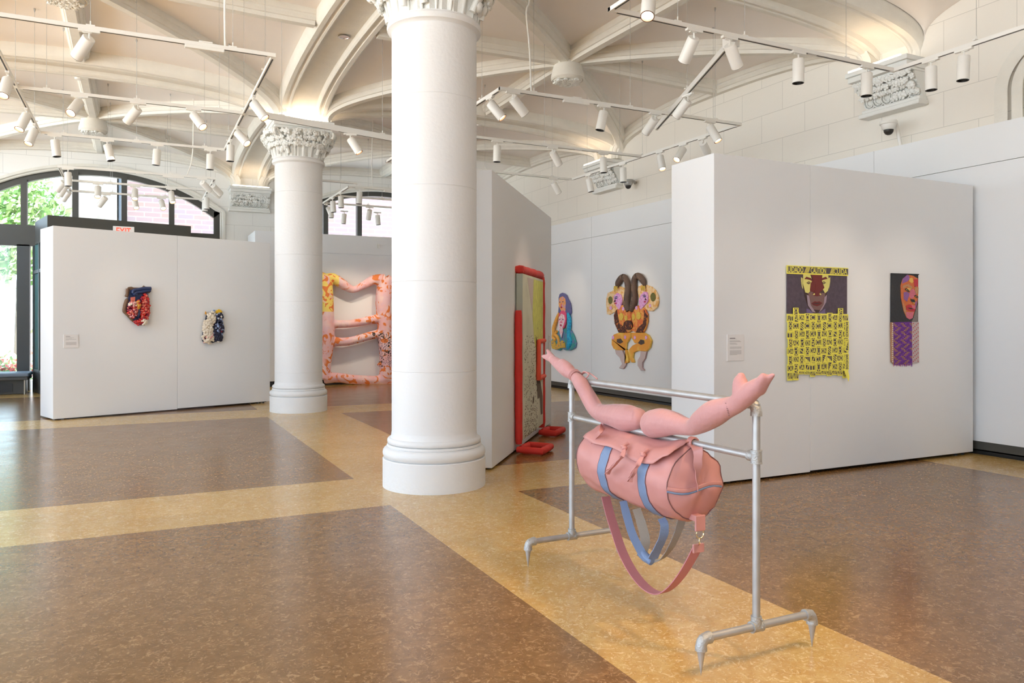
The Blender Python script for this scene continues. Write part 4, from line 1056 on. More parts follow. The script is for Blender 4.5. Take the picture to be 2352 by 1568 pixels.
def cm(name, c, rough=.7, v=.12, sc=40): return mat(name, c, rough, var=(sc, v), bump=(60, .2))
# --- twin figure on the right wall
PL = Plane((XP, 12, 1.5), (-1, 0, 0), (0, -1, 0), 1360, 600, 5.6)
for k, c_ in dict(yfan=(.80, .42, .12), lilac=(.66, .26, .62), trunk=(.085, .055, .045), torso=(.72, .17, .05), tdark=(.07, .02, .015), hip=(.84, .54, .10), shin=(.33, .17, .16), olive=(.15, .14, .03),
                 yel=(.72, .50, .08), navy=(.05, .05, .14), lip=(.45, .02, .06), cream=(.72, .62, .45)).items(): M[k] = cm('cloth_' + k, c_)
def pattern(m, c2, scale, lo, hi, kind='v', dist=0.0):
    nt, b = nodes(m); src = b.inputs['Base Color'].links[0].from_socket if b.inputs['Base Color'].links else None
    tc = N(nt, 'ShaderNodeTexCoord')
    if kind == 'v': n = N(nt, 'ShaderNodeTexVoronoi', i_Scale=scale); f = n.outputs['Distance']
    elif kind == 'w': n = N(nt, 'ShaderNodeTexWave', i_Scale=scale, i_Distortion=dist); f = n.outputs[1]
    else: n = N(nt, 'ShaderNodeTexNoise', i_Scale=scale, i_Detail=3.0, i_Distortion=dist); f = n.outputs[0]
    nt.links.new(tc.outputs['Object'], n.inputs['Vector'])
    r = ramp(nt, f, lo, hi); o = mixc(nt, r, c2, src if src else tuple(b.inputs['Base Color'].default_value)[:3])
    nt.links.new(o, b.inputs['Base Color'])
pattern(M['yfan'], (.85, .62, .35), 14, .48, .56, 'n'); pattern(M['torso'], (.80, .36, .08), 9, .46, .54, 'n', 1); pattern(M['tdark'], (.70, .20, .03), 12, .34, .42, 'n', 2)
pattern(M['hip'], (.80, .34, .05), 5, .03, .16, 'w', 1); pattern(M['trunk'], (.20, .12, .08), 60, .2, .6, 'w', 1); pattern(M['shin'], (.60, .48, .46), 45, .2, .5, 'w')
pattern(M['lilac'], (.82, .50, .74), 40, .45, .55, 'n')
t = thing('twin_figure_hanging', PL.p(520, 700), 'stuffed wall hanging of two joined figures with golden fans and dark trunk arms', 'wall hanging')
A_ = PL.part
A_('fan', [(330,315),(270,385),(215,405),(200,470),(195,560),(205,680),(240,687),(310,650),(370,600),(430,480),(445,400),(430,345),(395,325)], .004, .03, 'yfan', t, .012, 4)
A_('fan', [(610,320),(660,300),(720,305),(780,325),(830,370),(865,440),(872,510),(855,590),(800,640),(740,640),(680,600),(620,480),(600,380)], .004, .03, 'yfan', t, .012, 4)
A_('torso', [(350,610),(318,660),(308,760),(345,860),(370,915),(470,922),(522,900),(522,690),(520,650),(440,570),(400,560)], .006, .045, 'torso', t, .018, 4)
A_('torso', [(700,610),(735,680),(735,780),(705,880),(680,917),(590,917),(527,890),(540,760),(524,690),(530,650),(600,570),(650,560)], .006, .045, 'torso', t, .018, 4)
A_('side_panel', [(345,615),(307,690),(318,800),(370,915),(480,920),(450,850),(380,800),(360,700)], .03, .03, 'tdark', t, .01)
A_('side_panel', [(695,615),(738,700),(722,820),(680,917),(590,915),(620,850),(680,800),(700,700)], .03, .03, 'tdark', t, .01)
A_('hip', [(370,915),(300,940),(275,1000),(275,1070),(300,1125),(340,1142),(465,1145),(490,1260),(485,1290),(455,1300),(470,1240),(455,1150),(468,1050),(490,1020),(522,960),(515,915)], .006, .045, 'hip', t, .015, 4)
A_('hip', [(530,915),(530,980),(572,1052),(610,1050),(545,1080),(500,1130),(498,1200),(530,1300),(566,1300),(545,1240),(555,1175),(610,1150),(720,1157),(765,1110),(785,1020),(750,950),(690,917)], .006, .045, 'hip', t, .015, 4)
A_('shin', [(310,1135),(405,1140),(450,1255),(455,1330),(420,1385),(360,1372),(400,1320),(370,1240),(322,1190)], .004, .03, 'shin', t, .012, 4)
A_('shin', [(640,1150),(720,1155),(700,1250),(665,1300),(665,1365),(697,1402),(640,1402),(600,1340),(600,1270),(632,1220)], .004, .03, 'shin', t, .012, 4)
for pts, rr in (([(350,345),(360,290),(395,230),(440,205),(480,260),(492,360),(480,480),(478,560),(498,640)], (12,42,46,42,44,48,50,52,34)), ([(705,330),(690,260),(650,205),(605,190),(572,240),(572,350),(575,470),(560,560),(535,640)], (12,42,46,42,44,46,50,52,32))):
    mb = MB(); PL.stroke(mb, pts, rr, .055, 14, flat=.8); mb.build('trunk_arm', 'trunk', t, smooth=True)
for c_, pts in ((0, [(312,440),(350,405),(400,430),(415,490),(400,580),(376,628),(342,580),(312,520),(303,480)]), (0, [(740,400),(700,385),(655,430),(630,500),(640,600),(660,625),(700,570),(745,520),(750,450)])):
    f = A_('face', pts, .03, .03, 'lilac', t, .01)
for (ex, ey, s_) in ((345, 470, 1), (705, 450, -1)):
    mb = MB()
    PL.flat(mb, [(ex-32, ey-8), (ex, ey-22), (ex+30, ey-12), (ex, ey-8)], .061, .003, 0); PL.oval(mb, ex-5*s_, ey+5, 20, 8, .061, .003, 0)
    PL.flat(mb, [(ex-38*s_, ey+55), (ex-12*s_, ey+15), (ex-8*s_, ey+50)], .061, .003, 1); PL.oval(mb, ex-10*s_, ey+70, 16, 9, .061, .004, 2)
    mb.build('face_features', ['navy', 'tdark', 'lip'], t)
mb = MB()
for x, y, a_, b_ in ((255,500,28,50),(805,460,33,57)): PL.oval(mb, x, y, a_, b_, .034, .006, 0)
for x, y, a_, b_ in ((405,710,26,50),(467,728,20,34),(630,700,30,50),(562,715,20,42)): PL.oval(mb, x, y, a_, b_, .052, .008, 1)
for x, y, s_ in ((385,1020,1),(665,1035,-1)): PL.flat(mb, [(x+45*s_, y+15), (x+10*s_, y-30), (x-35*s_, y-20), (x-38*s_, y+20), (x+5*s_, y+38)], .052, .006, 2)
PL.oval(mb, 500, 820, 58, 62, .05, .03, 3)
for x, y in ((300,980),(455,975),(580,980),(725,980),(430,610),(600,600),(270,600),(765,570)): PL.oval(mb, x, y, 14, 24, .035 if y < 600 and (x < 300 or x > 700) else .052, .006, 4)
mb.build('applique', ['olive', 'yel', 'trunk', 'tdark', 'lilac'], t)
for x0, s_ in ((345, 1), (700, -1)):
    mb = MB()
    for k in range(4): mb.tube([PL.p(x0 + s_*10*(k-1.5), 318, .075), PL.p(x0 + s_*(14*(k-1.5)) + 2, 350 + 12*(k % 2), .085), PL.p(x0 + s_*(12*(k-1.5)), 395 - 5*k, .07)], [.012, .009, .003], 6)
    mb.build('gilded_fingers', 'yel', t, smooth=True)

# --- two headed figure
PL = Plane((XP, 14.7, 1.5), (-1, 0, 0), (0, -1, 0), 1240, 650, 8.709)
for k, c_ in dict(hairb=(.13, .13, .30), ofc=(.85, .38, .12), hpk=(.80, .10, .22), fpk=(.85, .42, .52), oarm=(.85, .42, .08), barm=(.02, .42, .62), teal=(.05, .30, .30), mix=(.10, .12, .25)).items(): M[k] = cm('quilt_' + k, c_)
pattern(M['barm'], (.02, .22, .50), 30, .42, .52, 'n'); pattern(M['mix'], (.75, .45, .05), 22, .55, .6, 'n', 2); pattern(M['teal'], (.15, .22, .42), 12, .42, .55, 'n')
pattern(M['fpk'], (.88, .78, .80), 25, .48, .53, 'n'); pattern(M['ofc'], (.62, .35, .55), 16, .40, .46, 'n')
t = thing('two_headed_hanging', PL.p(520, 800), 'stuffed wall hanging of two stacked heads with orange and turquoise arms', 'wall hanging')
A_ = PL.part
A_('skirt', [(300,1090),(262,1150),(258,1230),(275,1290),(340,1330),(430,1352),(480,1312),(550,1345),(640,1350),(735,1300),(758,1200),(720,1070),(660,950),(560,900),(420,940)], .005, .05, 'teal', t, .02, 4)
A_('hair', [(478,193),(430,215),(410,290),(416,440),(400,600),(440,660),(620,640),(655,600),(652,500),(635,400),(592,320),(560,240),(520,205)], .005, .05, 'hairb', t, .02, 4)
A_('upper_face', [(422,400),(440,295),(500,265),(548,300),(562,380),(552,590),(500,610),(462,535),(430,470)], .045, .02, 'ofc', t, .008)
A_('lower_head', [(435,620),(480,555),(530,545),(575,600),(580,720),(560,830),(530,900),(490,905),(440,860),(422,760)], .045, .03, 'hpk', t, .012)
A_('lower_face', [(440,690),(490,610),(545,640),(562,720),(545,820),(510,890),(520,960),(490,1100),(460,1000),(440,900)], .065, .02, 'fpk', t, .006)
mb = MB(); PL.stroke(mb, [(425,600),(385,700),(350,800),(320,900),(315,1000),(310,1090),(370,1130)], (26,38,42,44,38,36,30), .055, 14, flat=.8); PL.stroke(mb, [(395,960),(360,1030),(410,1080),(430,1170),(400,1280)], (30,36,36,30,18), .07, 14, flat=.8); mb.build('orange_arm', 'oarm', t, smooth=True)
mb = MB(); PL.stroke(mb, [(605,600),(628,700),(632,830),(622,950),(635,1070),(650,1180),(600,1300)], (30,50,52,50,64,74,40), .055, 14, flat=.8); mb.build('turquoise_arm', 'barm', t, smooth=True)
A_('lap', [(270,1160),(330,1130),(380,1230),(430,1200),(490,1140),(550,1180),(560,1290),(470,1300),(400,1330),(300,1310)], .05, .03, 'mix', t, .01)
mb = MB()
for x, y in ((450,380),(512,372)): PL.oval(mb, x, y, 13, 9, .065, .003, 0)
for x, y in ((465,722),(528,728)): PL.oval(mb, x, y, 13, 9, .085, .003, 0)
PL.oval(mb, 482, 484, 17, 20, .065, .004, 1); PL.oval(mb, 485, 840, 16, 18, .085, .004, 1); PL.flat(mb, [(478,400), (492,450), (470,452)], .065, .003, 2); PL.flat(mb, [(495,740), (505,800), (480,800)], .085, .003, 2)
for k in range(7): PL.oval(mb, 480 + random.randint(-18, 24), 640 + 12*k if k < 3 else 900 + 25*(k-3), 5, 5, .085, .003, 3)
mb.build('face_features', ['navy', 'lip', 'hpk', 'oarm'], t)

# --- caution tape banner on the right freestanding wall
yw = 5.484
M['tape'] = mat('yellow_caution_tape', (.86, .78, .10), .45); M['tblk'] = mat('tape_black', (.075, .06, .07), .6); M['cloth'] = cm('dark_purple_cloth', (.085, .06, .085), v=.2, sc=25)
for k, c_ in dict(fy=(.72, .66, .20), fm=(.16, .022, .02), fb=(.20, .11, .10), fl=(.36, .27, .33), fd=(.06, .03, .03), fp=(.16, .12, .26)).items(): M[k] = mat('print_' + k, c_, .7)
t = thing('caution_tape_banner', (6.07, yw, 1.5), 'portrait banner over woven yellow caution tape on the right freestanding wall', 'banner')
X0, X1, ZT, ZP, ZB = 5.655, 6.49, 2.052, 1.585, 1.015
MB().box((X0+.003, yw-.012, ZP), (X1-.005, yw-.006, ZT-.08)).build('cloth_panel', 'cloth', t)
def tape(mb, cx, cz, w, h, txt, y, rot=0, skew=0):
    """one visible square of tape: yellow base, dark field, yellow lettering"""
    ux = Vector((1, 0, 0)); uz = Vector((0, 0, 1)); c = Vector((cx, y, cz))
    mb.box((cx-w/2, y, cz-h/2), (cx+w/2, y+.004, cz+h/2), 0)
    a, b_ = (w*.86, h*.60) if not rot else (w*.60, h*.86)
    mb.box((cx-a/2, y-.0006, cz-b_/2), (cx+a/2, y, cz+b_/2), 1)
    L, H_ = (a*.9, b_*.95) if not rot else (b_*.9, a*.95)
    if txt == '/':
        for k in range(3):
            o_ = (k-1)*L*.3; P = [(-L*.28+o_, -H_/2), (-L*.14+o_, -H_/2), (L*.28+o_, H_/2), (L*.14+o_, H_/2)]
            cr, sr = math.cos(rot), math.sin(rot); mb.add([c + Vector((0, -.0012, 0)) + ux*(x*cr - z*sr) + uz*(x*sr + z*cr) for x, z in P], [(0, 1, 2, 3)], 0)
    elif txt == '//':
        P = [(-L/2, -H_/2), (-L/2, H_/2), (L/2, -H_/2)]; cr, sr = math.cos(rot), math.sin(rot)
        mb.add([c + Vector((0, -.0012, 0)) + ux*(x*cr - z*sr) + uz*(x*sr + z*cr) for x, z in P], [(0, 1, 2)], 0)
        for k in range(4):
            x = -L*.1 + k*L*.14; P = [(x, -H_*.45), (x+L*.05, -H_*.45), (x+L*.05+L*.2, H_*.4), (x+L*.2, H_*.4)]
            mb.add([c + Vector((0, -.0013, 0)) + ux*(x_*cr - z*sr) + uz*(x_*sr + z*cr) for x_, z in P], [(0, 1, 2, 3)], 1 if k % 2 else 0)
    else: put_text(mb, txt, c + Vector((0, -.0012, 0)), ux, uz, L, H_, 0, .018, rot)
mb = MB(); y = yw - .018
mb.box((X0-.002, y, ZT-.082), (X1+.004, y+.006, ZT), 0); mb.box((X0+.004, y-.0006, ZT-.069), (X1+.002, y, ZT-.009), 1)
for s_, a, b_ in (('UIDADO', 0.01, .255), ('CAUTION', .375, .625), ('CUIDA', .76, .985)):
    put_text(mb, s_, Vector((X0 + (X1-X0)*(a+b_)/2, y-.0012, ZT-.039)), Vector((1, 0, 0)), Vector((0, 0, 1)), (X1-X0)*(b_-a), .056, 0, .012)
for c_ in (.30, .72):
    for k in range(4):
        x = X0 + (X1-X0)*(c_ - .03 + k*.018); mb.add([Vector((x, y-.0012, ZT-.067)), Vector((x+.008, y-.0012, ZT-.067)), Vector((x+.036, y-.0012, ZT-.011)), Vector((x+.028, y-.0012, ZT-.011))], [(0, 1, 2, 3)], 0)
mb.build('top_tape', ['tape', 'tblk'], t, recalc=False)
PLB = Plane((6, yw-.012, 1.5), (0, -1, 0), (1, 0, 0), 1780, 590, 5.406)
mb = MB(); F = lambda pts, l, mi: PLB.flat(mb, pts, l, .0012, mi)
F([(348,195),(655,200),(668,260),(668,330),(640,470),(600,600),(550,680),(505,700),(460,680),(400,600),(365,480),(345,330)], .0005, 4)
F([(348,195),(430,197),(460,300),(440,420),(410,450),(375,440),(345,330)], .0018, 0); F([(590,200),(655,200),(668,300),(655,420),(620,450),(580,380),(575,280)], .0018, 0)
for s_, x0 in ((1, 322), (-1, 683)): F([(x0, 250), (x0+18*s_, 265), (x0+22*s_, 400), (x0+10*s_, 370), (x0, 300)], .0018, 0)
F([(432,197),(585,200),(580,300),(610,380),(580,420),(545,440),(470,440),(430,420),(440,330),(470,280)], .003, 1)
F([(410,450),(440,430),(620,450),(610,580),(560,660),(460,650),(420,560)], .003, 2)
F([(390,470),(418,480),(440,600),(500,690),(460,680),(405,600)], .0042, 3); F([(640,470),(610,500),(600,590),(540,690),(580,650),(630,560)], .0042, 3)
F([(360,275),(385,245),(440,262),(475,310),(430,285),(390,275)], .0048, 1); F([(650,270),(625,245),(575,265),(555,300),(600,282)], .0048, 1)
for ex in (415, 602): F([(ex-28, 322), (ex, 300), (ex+26, 320), (ex, 338)], .0048, 4); F([(ex-16, 320), (ex, 307), (ex+14, 319), (ex, 330)], .006, 0); F([(ex-5, 312), (ex+5, 312), (ex+5, 328), (ex-5, 328)], .0072, 4)
F([(500,330),(525,330),(535,430),(575,455),(560,480),(520,488),(475,480),(462,455),(490,430)], .0048, 1)
F([(465,468),(480,448),(492,462),(480,474)], .006, 0); F([(570,466),(555,447),(545,462),(558,474)], .006, 0)
F([(445,575),(490,550),(515,556),(545,550),(585,572),(550,600),(515,612),(475,600)], .0048, 1); F([(450,577),(515,568),(580,575),(515,583)], .006, 4)
F([(388,640),(420,650),(500,712),(388,712)], .0018, 5); F([(622,640),(600,655),(520,712),(622,712)], .0018, 5)
mb.build('printed_face', ['fy', 'fm', 'fb', 'fl', 'fd', 'fp'], t, recalc=False)
words = ['UT', 'CI', '/', 'N', 'IDA', 'AD', 'CAU', 'DO', 'NO', '//', 'ON', 'CAU', 'AU', 'CU', 'TI', 'ID', 'DA', '//', 'CAL', '/', 'CI', 'DON', 'N', '//']
mb = MB(); nc, nr = 11, 7; cw, ch = (X1-X0)/nc, (ZP-ZB)/nr; kq = 0
for r in range(nr):
    for c_ in range(nc):
        v = (r + c_) % 2; tx = words[(r*7 + c_*5 + r*c_) % len(words)]
        jx, jz = random.uniform(-.004, .004), random.uniform(-.004, .004)
        w, h = (cw*1.14, ch*.98) if not v else (cw*.94, ch*1.16)
        tape(mb, X0 + cw*(c_+.5) + jx, ZP - ch*(r+.5) + jz, w, h, tx, yw - .020 - .004*v, pi/2 if v else 0)
for c_, x in ((1, X0 + cw*1.4), (9, X0 + cw*9.5)): tape(mb, x, ZP + .02, cw*.95, .075, 'CU' if c_ == 1 else 'AU', yw-.026, -pi/2)
for k, (s_, z) in enumerate((('CAUTION', 1.43), ('//', 1.27), ('CUIDADO', 1.10))): tape(mb, X1 - cw*.32, z, cw*.72, .17 if k != 1 else .12, s_, yw-.027, -pi/2)
for c_ in range(nc): # ragged lower edge
    z0, dz = ZB - .02, random.uniform(.03, .07) if 1 < c_ < nc-1 else .09
    tape(mb, X0 + cw*(c_+.5), z0 - dz/2 + .03, cw*.9, dz, '/', yw - .017 - .002*(c_ % 2))
mb.add([Vector((X1-cw*.9, yw-.02, ZB+.02)), Vector((X1-.005, yw-.02, ZB+.02)), Vector((X1-.01, yw-.045, ZB-.07)), Vector((X1-.03, yw-.05, ZB-.115)), Vector((X1-cw*.8, yw-.04, ZB-.04))], [(0, 1, 2, 3, 4)], 0)
mb.build('woven_tape', ['tape', 'tblk'], t, recalc=False)

# --- narrow portrait strip
t = thing('narrow_portrait_banner', (7.38, yw, 1.5), 'narrow hanging with half a painted face above purple checked weave', 'banner')
PLN = Plane((7.3, yw-.004, 1.5), (0, -1, 0), (1, 0, 0), 2020, 610, 6.536)
for k, c_ in dict(nb=(.028, .028, .032), ng=(.20, .18, .17), no=(.62, .16, .045), nr=(.52, .035, .05), npk=(.62, .16, .22), nt=(.50, .26, .12), nv=(.28, .12, .34), ny=(.75, .45, .10), nw=(.70, .62, .55), pur=(.13, .025, .24), pur2=(.20, .05, .36), cop=(.40, .19, .10), pal=(.52, .42, .42)).items(): M[k] = cm('thread_' + k, c_, sc=60)
PLN.part('cloth_panel', [(165,112),(575,125),(570,840),(160,850)], 0, .008, 'nb', t, .002)
mb = MB(); PLN.flat(mb, [(165,112),(575,125),(578,140),(160,128)], .008, .006); mb.build('top_hem', 'nb', t)
mb = MB(); F = lambda pts, l, mi: PLN.flat(mb, pts, l, .0015, mi)
F([(500,780),(540,640),(570,560),(570,830),(470,838)], .0085, 8)
F([(405,135),(335,200),(303,300),(310,480),(350,680),(395,780),(440,806),(485,785),(525,660),(560,540),(573,390),(566,195),(490,150)], .0085, 0)
F([(405,135),(335,200),(325,270),(400,240),(440,200),(430,150)], .010, 3); F([(435,190),(480,180),(498,240),(470,265),(430,230)], .010, 6); F([(500,205),(560,200),(566,310),(510,320)], .010, 1)
F([(330,300),(420,275),(480,320),(470,350),(400,310),(345,345)], .0115, 5); F([(400,330),(460,340),(440,400),(400,380)], .010, 6)
F([(350,400),(400,390),(440,420),(400,540),(350,500)], .010, 4); F([(440,360),(500,350),(540,420),(480,500),(430,470)], .010, 2); F([(520,300),(573,330),(570,420),(520,430)], .010, 5)
for (x, y) in ((398, 365), (540, 465)): F([(x-38, y-15), (x-10, y-28), (x+26, y+2), (x+(40 if x < 500 else 27), y+(28 if x < 500 else 14)), (x, y+22)], .013, 7); F([(x-22, y-5), (x-4, y-14), (x+16, y+8), (x, y+14)], .0145, 6); F([(x-10, y-6), (x+5, y-8), (x+8, y+10), (x-6, y+10)], .016, 7)
F([(450,500),(510,510),(520,550),(490,560),(455,530)], .013, 7); F([(470,545),(520,555),(500,570)], .0145, 6)
F([(385,600),(430,580),(500,600),(525,630),(510,690),(440,680),(385,660)], .013, 1); F([(400,630),(460,635),(500,655),(440,650)], .0145, 7); F([(460,590),(515,600),(525,650),(480,640)], .0145, 2)
F([(370,690),(450,700),(500,690),(485,785),(440,806),(395,780)], .010, 2); F([(330,520),(350,680),(395,760),(380,640)], .010, 5); F([(520,560),(555,520),(530,640)], .010, 4)
mb.build('stitched_face', ['no', 'nr', 'npk', 'nv', 'nv', 'nt', 'ny', 'nb', 'ng'], t, recalc=False)
PLN.part('weave_panel', [(195,848),(478,840),(484,1468),(203,1480)], 0, .008, 'pur', t, .002)
PLN.part('pale_weave_panel', [(478,840),(582,836),(588,1455),(486,1472)], 0, .008, 'pal', t, .002)
PLN.part('beaded_edge', [(157,852),(196,850),(206,1480),(165,1440)], 0, .010, 'cop', t, .002)
mb = MB()
for r in range(30):
    for c_ in range(13):
        x, y = 205 + c_*21.5, 862 + r*20.5
        q = (r + c_) % 6 in (0, 1) if (r // 3) % 2 else (r - c_) % 6 in (0, 1)
        if q: PLN.flat(mb, [(x, y), (x+17, y), (x+17, y+17), (x, y+17)], .008, .001, 0)
        elif (r*7 + c_*3) % 4 == 0: PLN.flat(mb, [(x, y), (x+20, y), (x+20, y+18), (x, y+18)], .008, .0006, 2)
for r in range(28):
    for c_ in range(4):
        x, y = 490 + c_*24, 858 + r*21
        if (r + c_) % 3 == 0: PLN.flat(mb, [(x+8, y), (x+16, y+10), (x+8, y+20), (x, y+10)], .008, .001, 1)
mb.build('woven_checks', ['cop', 'nr', 'pur2'], t, recalc=False)
mb = MB()
for k in range(24): PLN.flat(mb, [(203+k*12, 1474), (213+k*12, 1474), (211+k*12+random.randint(-6, 6), 1495+random.randint(0, 25)), (205+k*12, 1492)], .002, .002, 0 if k % 3 else 1)
for k in range(20): PLN.flat(mb, [(168+random.randint(0, 12), 860+k*30), (192, 862+k*30), (192, 878+k*30), (172, 880+k*30)], .010, .002, 2)
mb.build('fringe', ['pur2', 'npk', 'nw'], t, recalc=False)

# ------------------------------------------------------------ wall labels
def label_card(a, n, ux, w, h, c, lab, lines):
    c = Vector(c); n = Vector(n); ux = Vector(ux); uz = Vector((0, 0, 1))
    t = thing('wall_label', c, lab, 'wall label', None)
    mb = MB(); mb.prism([c + ux*x + uz*z for x, z in ((-w/2, -h/2), (w/2, -h/2), (w/2, h/2), (-w/2, h/2))], n*.008); mb.build('card', 'paper', t, bevel=.001)
    mb = MB()
    for (zz, l, th, mi) in lines: mb.prism([c + n*.0082 + ux*x + uz*(h/2 - zz - q_*th) for x, q_ in ((-w*.36, 0), (-w*.36 + l*w, 0), (-w*.36 + l*w, 1), (-w*.36, 1))], n*.0004, mi)
    mb.build('printed_text', ['ink', 'inkpale'], t, recalc=False); return t
q = on_y(1688.5, 798, yw)
label_card(q, (0, -1, 0), (1, 0, 0), .20, .245, (q.x, yw, q.z), 'small white text label on the right freestanding wall', [(.032, .33, .006, 0), (.042, .42, .002, 1), (.058, .62, .004, 1), (.066, .68, .004, 1), (.08, .38, .003, 1), (.087, .46, .004, 1)] + [(.115 + .0065*k, .70, .0028, 1) for k in range(3)] + [(.148 + .0065*k, .70 if k < 6 else .45, .0028, 1) for k in range(7)])
q = on_plane(163, 783, FW1[0], FW1[2])
label_card(q, FW1[2], FW1[1], .205, .205, q, 'small white text label at the left end of the left freestanding wall', [(.03, .30, .006, 0), (.05, .55, .003, 1), (.06, .42, .003, 1), (.075, .72, .004, 1), (.085, .2, .003, 1)] + [(.12 + .0065*k, .72, .0028, 1) for k in range(7)])
q = on_plane(1261.5, 785, FW2[0], FW2[2])
label_card(q, FW2[2], FW2[1], .19, .22, q, 'narrow-looking text label at the far end of the middle freestanding wall', [(.03, .3, .006, 0), (.05, .5, .003, 1), (.06, .42, .003, 1), (.09, .7, .003, 1), (.10, .7, .003, 1), (.11, .7, .003, 1)])

# ------------------------------------------------------------ red-edged painting standing against the middle wall
a0, d0, n0, _ = FW2
PB = Plane(a0 + n0*.085, n0, d0, 0, 0, 1)
t = thing('red_edged_painting', PB.p(1222, 1020), 'tall pale canvas edged with red stuffed tubes, leaning on the middle freestanding wall', 'painting')
def s_of(px, py): return (PB.p(px, py) - a0).dot(d0)
def pt(s, z, l=0): return a0 + d0*s + n0*l + Vector((0, 0, z))
sL, sR = s_of(1200, 800), s_of(1247, 800); zT = PB.p(1200, 628).z; zB = .14
M['canvas_side'] = mat('canvas_side', (.42, .45, .38), .8); M['canvas'] = mat('painted_canvas', (.62, .62, .48), .8, var=(5, .06))
pattern(M['canvas'], (.70, .68, .55), 3, .4, .6, 'n')
M['chart'] = mat('chartreuse_paint', (.66, .66, .16), .8, var=(12, .1)); M['speck'] = mat('brown_specks', (.15, .11, .08), .8); M['mauve'] = mat('pale_mauve', (.60, .50, .46), .8)
mb = MB(); P = [pt(s, z, .012) for s, z in ((sL, zB), (sR, zB+.02), (sR, zT-.0), (sL, zT))]; mb.prism(P, n0*.075, 0, 1)
for f_i in range(len(mb.m)): pass
o = mb.build('canvas', ['canvas', 'canvas_side'], t)
mb = MB(); U = lambda u, v: pt(sL + (sR-sL)*u, zB + (zT-zB)*v, .0878)
def face(pts, mi): mb.prism([U(*p) for p in pts], n0*.0008, mi)
face([(.50, .985), (.985, .985), (.985, .46), (.93, .34), (.85, .30), (.72, .45), (.52, .60), (.45, .75)], 0)
face([(.2, .985), (.50, .985), (.42, .78)], 2)
for v0, v1, u0, u1 in ((.20, .62, .60, .80), (.08, .34, .74, .97)): face([(u0, v1), (u0+.12, v1-.04), (u1, v0+.12), (u1, v0), (u1-.1, v0), (u0+.03, v0+.2)], 1)
for k in range(620):
    v = random.random()**1.3*.62; u = .06 + .62*random.random()
    if random.random() < .35 + .5*(1-v): w = .008 + .006*random.random(); face([(u, v), (u+w*1.6, v+.0012), (u+w*1.6, v+.006), (u, v+.005)], 1)
for k in range(500):
    v = .34 + .6*random.random(); u = .62 + .34*random.random(); face([(u, v), (u+.014, v+.001), (u+.014, v+.003), (u, v+.002)], 3)
M['ochre'] = mat('ochre_dots', (.50, .47, .12), .8)
face([(.45, .185), (.52, .19), (.52, .235), (.46, .225)], 1); face([(.70, .605), (.74, .605), (.73, .625)], 1); face([(.70, .66), (.73, .66), (.73, .675), (.70, .675)], 1)
mb.build('painted_marks', ['chart', 'speck', 'mauve', 'ochre'], t, recalc=False)
def rtube(name, pts, r, mt='red', fl=1, par=None):
    P = [Vector(p) for p in pts]; mb = MB(); n = len(P)
    Q = []; R_ = []
    for i in range(n-1):
        L = (P[i+1]-P[i]).length; k = max(2, int(L/.08))
        for j in range(k): Q.append(P[i].lerp(P[i+1], j/k)); R_.append(r*(1 + .05*math.sin(len(Q)*1.3) + .04*random.uniform(-1, 1)))
    Q.append(P[-1]); R_.append(r*.8); R_[0] *= .8
    mb.tube(Q, R_, 14); return mb.build(name, mt, par or t, smooth=60)
zj = PB.p(1190, 712).z
M['red']; rtube('left_post', [pt(sL-.035, .10, .05), pt(sL-.035, zj, .045)], .044)
rtube('top_tube', [pt(sL+.04, zT+.05, .05), pt(sR+.06, zT+.06, .05)], .052); rtube('tube_end', [pt(sL+.03, zT+.05, .0), pt(sL+.03, zT+.05, .09)], .05)
rtube('right_post', [pt(sR+.06, zT+.04, .05), pt(sR+.055, .10, .055)], .052)
for s_, nm in ((sL-.02, 'foot_loop'), (sR+.04, 'foot_loop')):
    q = pt(s_, .062, .0)
    L_ = .34 if s_ < sR else .27
    rtube(nm, [pt(s_-.10, .05, .05), pt(s_-.16, .05, L_), pt(s_+.20, .05, L_+.05), pt(s_+.24, .05, .12), pt(s_-.02, .05, .07)], .040)
zq = PB.p(1240, 783).z; zr = PB.p(1240, 866).z; sm_ = s_of(1232, 820)
rtube('side_handle', [pt(sR+.05, zq, .10), pt(sm_, zq, .115), pt(sm_-.01, zr, .115), pt(sR+.05, zr, .10)], .030, 'orange')
MB().prism([pt(sm_+.04, zr+.03, .088), pt(sR, zr+.03, .088), pt(sR, zq-.03, .088), pt(sm_+.04, zq-.03, .088)], n0*.002).build('cut_out', 'paper', t)

# ------------------------------------------------------------ large pink ladder-like soft sculpture
PS = Plane((5, 18.20, 1.5), (0, -1, 0), (1, 0, 0), 720, 600, 5.226)
M['soft'] = mat('painted_soft_sculpture', (.80, .42, .40), .7, bump=(8, .3)); nt, b = nodes(M['soft'])
tc = N(nt, 'ShaderNodeTexCoord'); sp = N(nt, 'ShaderNodeSeparateXYZ'); nt.links.new(tc.outputs['Object'], sp.inputs[0])
def nn_(scale, dist=0, det=2.0): n = N(nt, 'ShaderNodeTexNoise', i_Scale=scale, i_Detail=det, i_Distortion=dist); nt.links.new(tc.outputs['Object'], n.inputs['Vector']); return n.outputs[0]
c_ = mixc(nt, ramp(nt, nn_(3.0), .4, .6), (.82, .46, .46), (.84, .60, .57))
c_ = mixc(nt, mathn(nt, 'MULTIPLY', ramp(nt, nn_(5.0, .5), .5, .58), .5), c_, (.72, .48, .58))
ylm = mathn(nt, 'MULTIPLY', mathn(nt, 'MULTIPLY', mathn(nt, 'LESS_THAN', sp.outputs[0], 4.32), mathn(nt, 'GREATER_THAN', sp.outputs[2], 1.75)), ramp(nt, nn_(4.0, 1), .42, .5))
c_ = mixc(nt, ylm, c_, (.86, .66, .16))
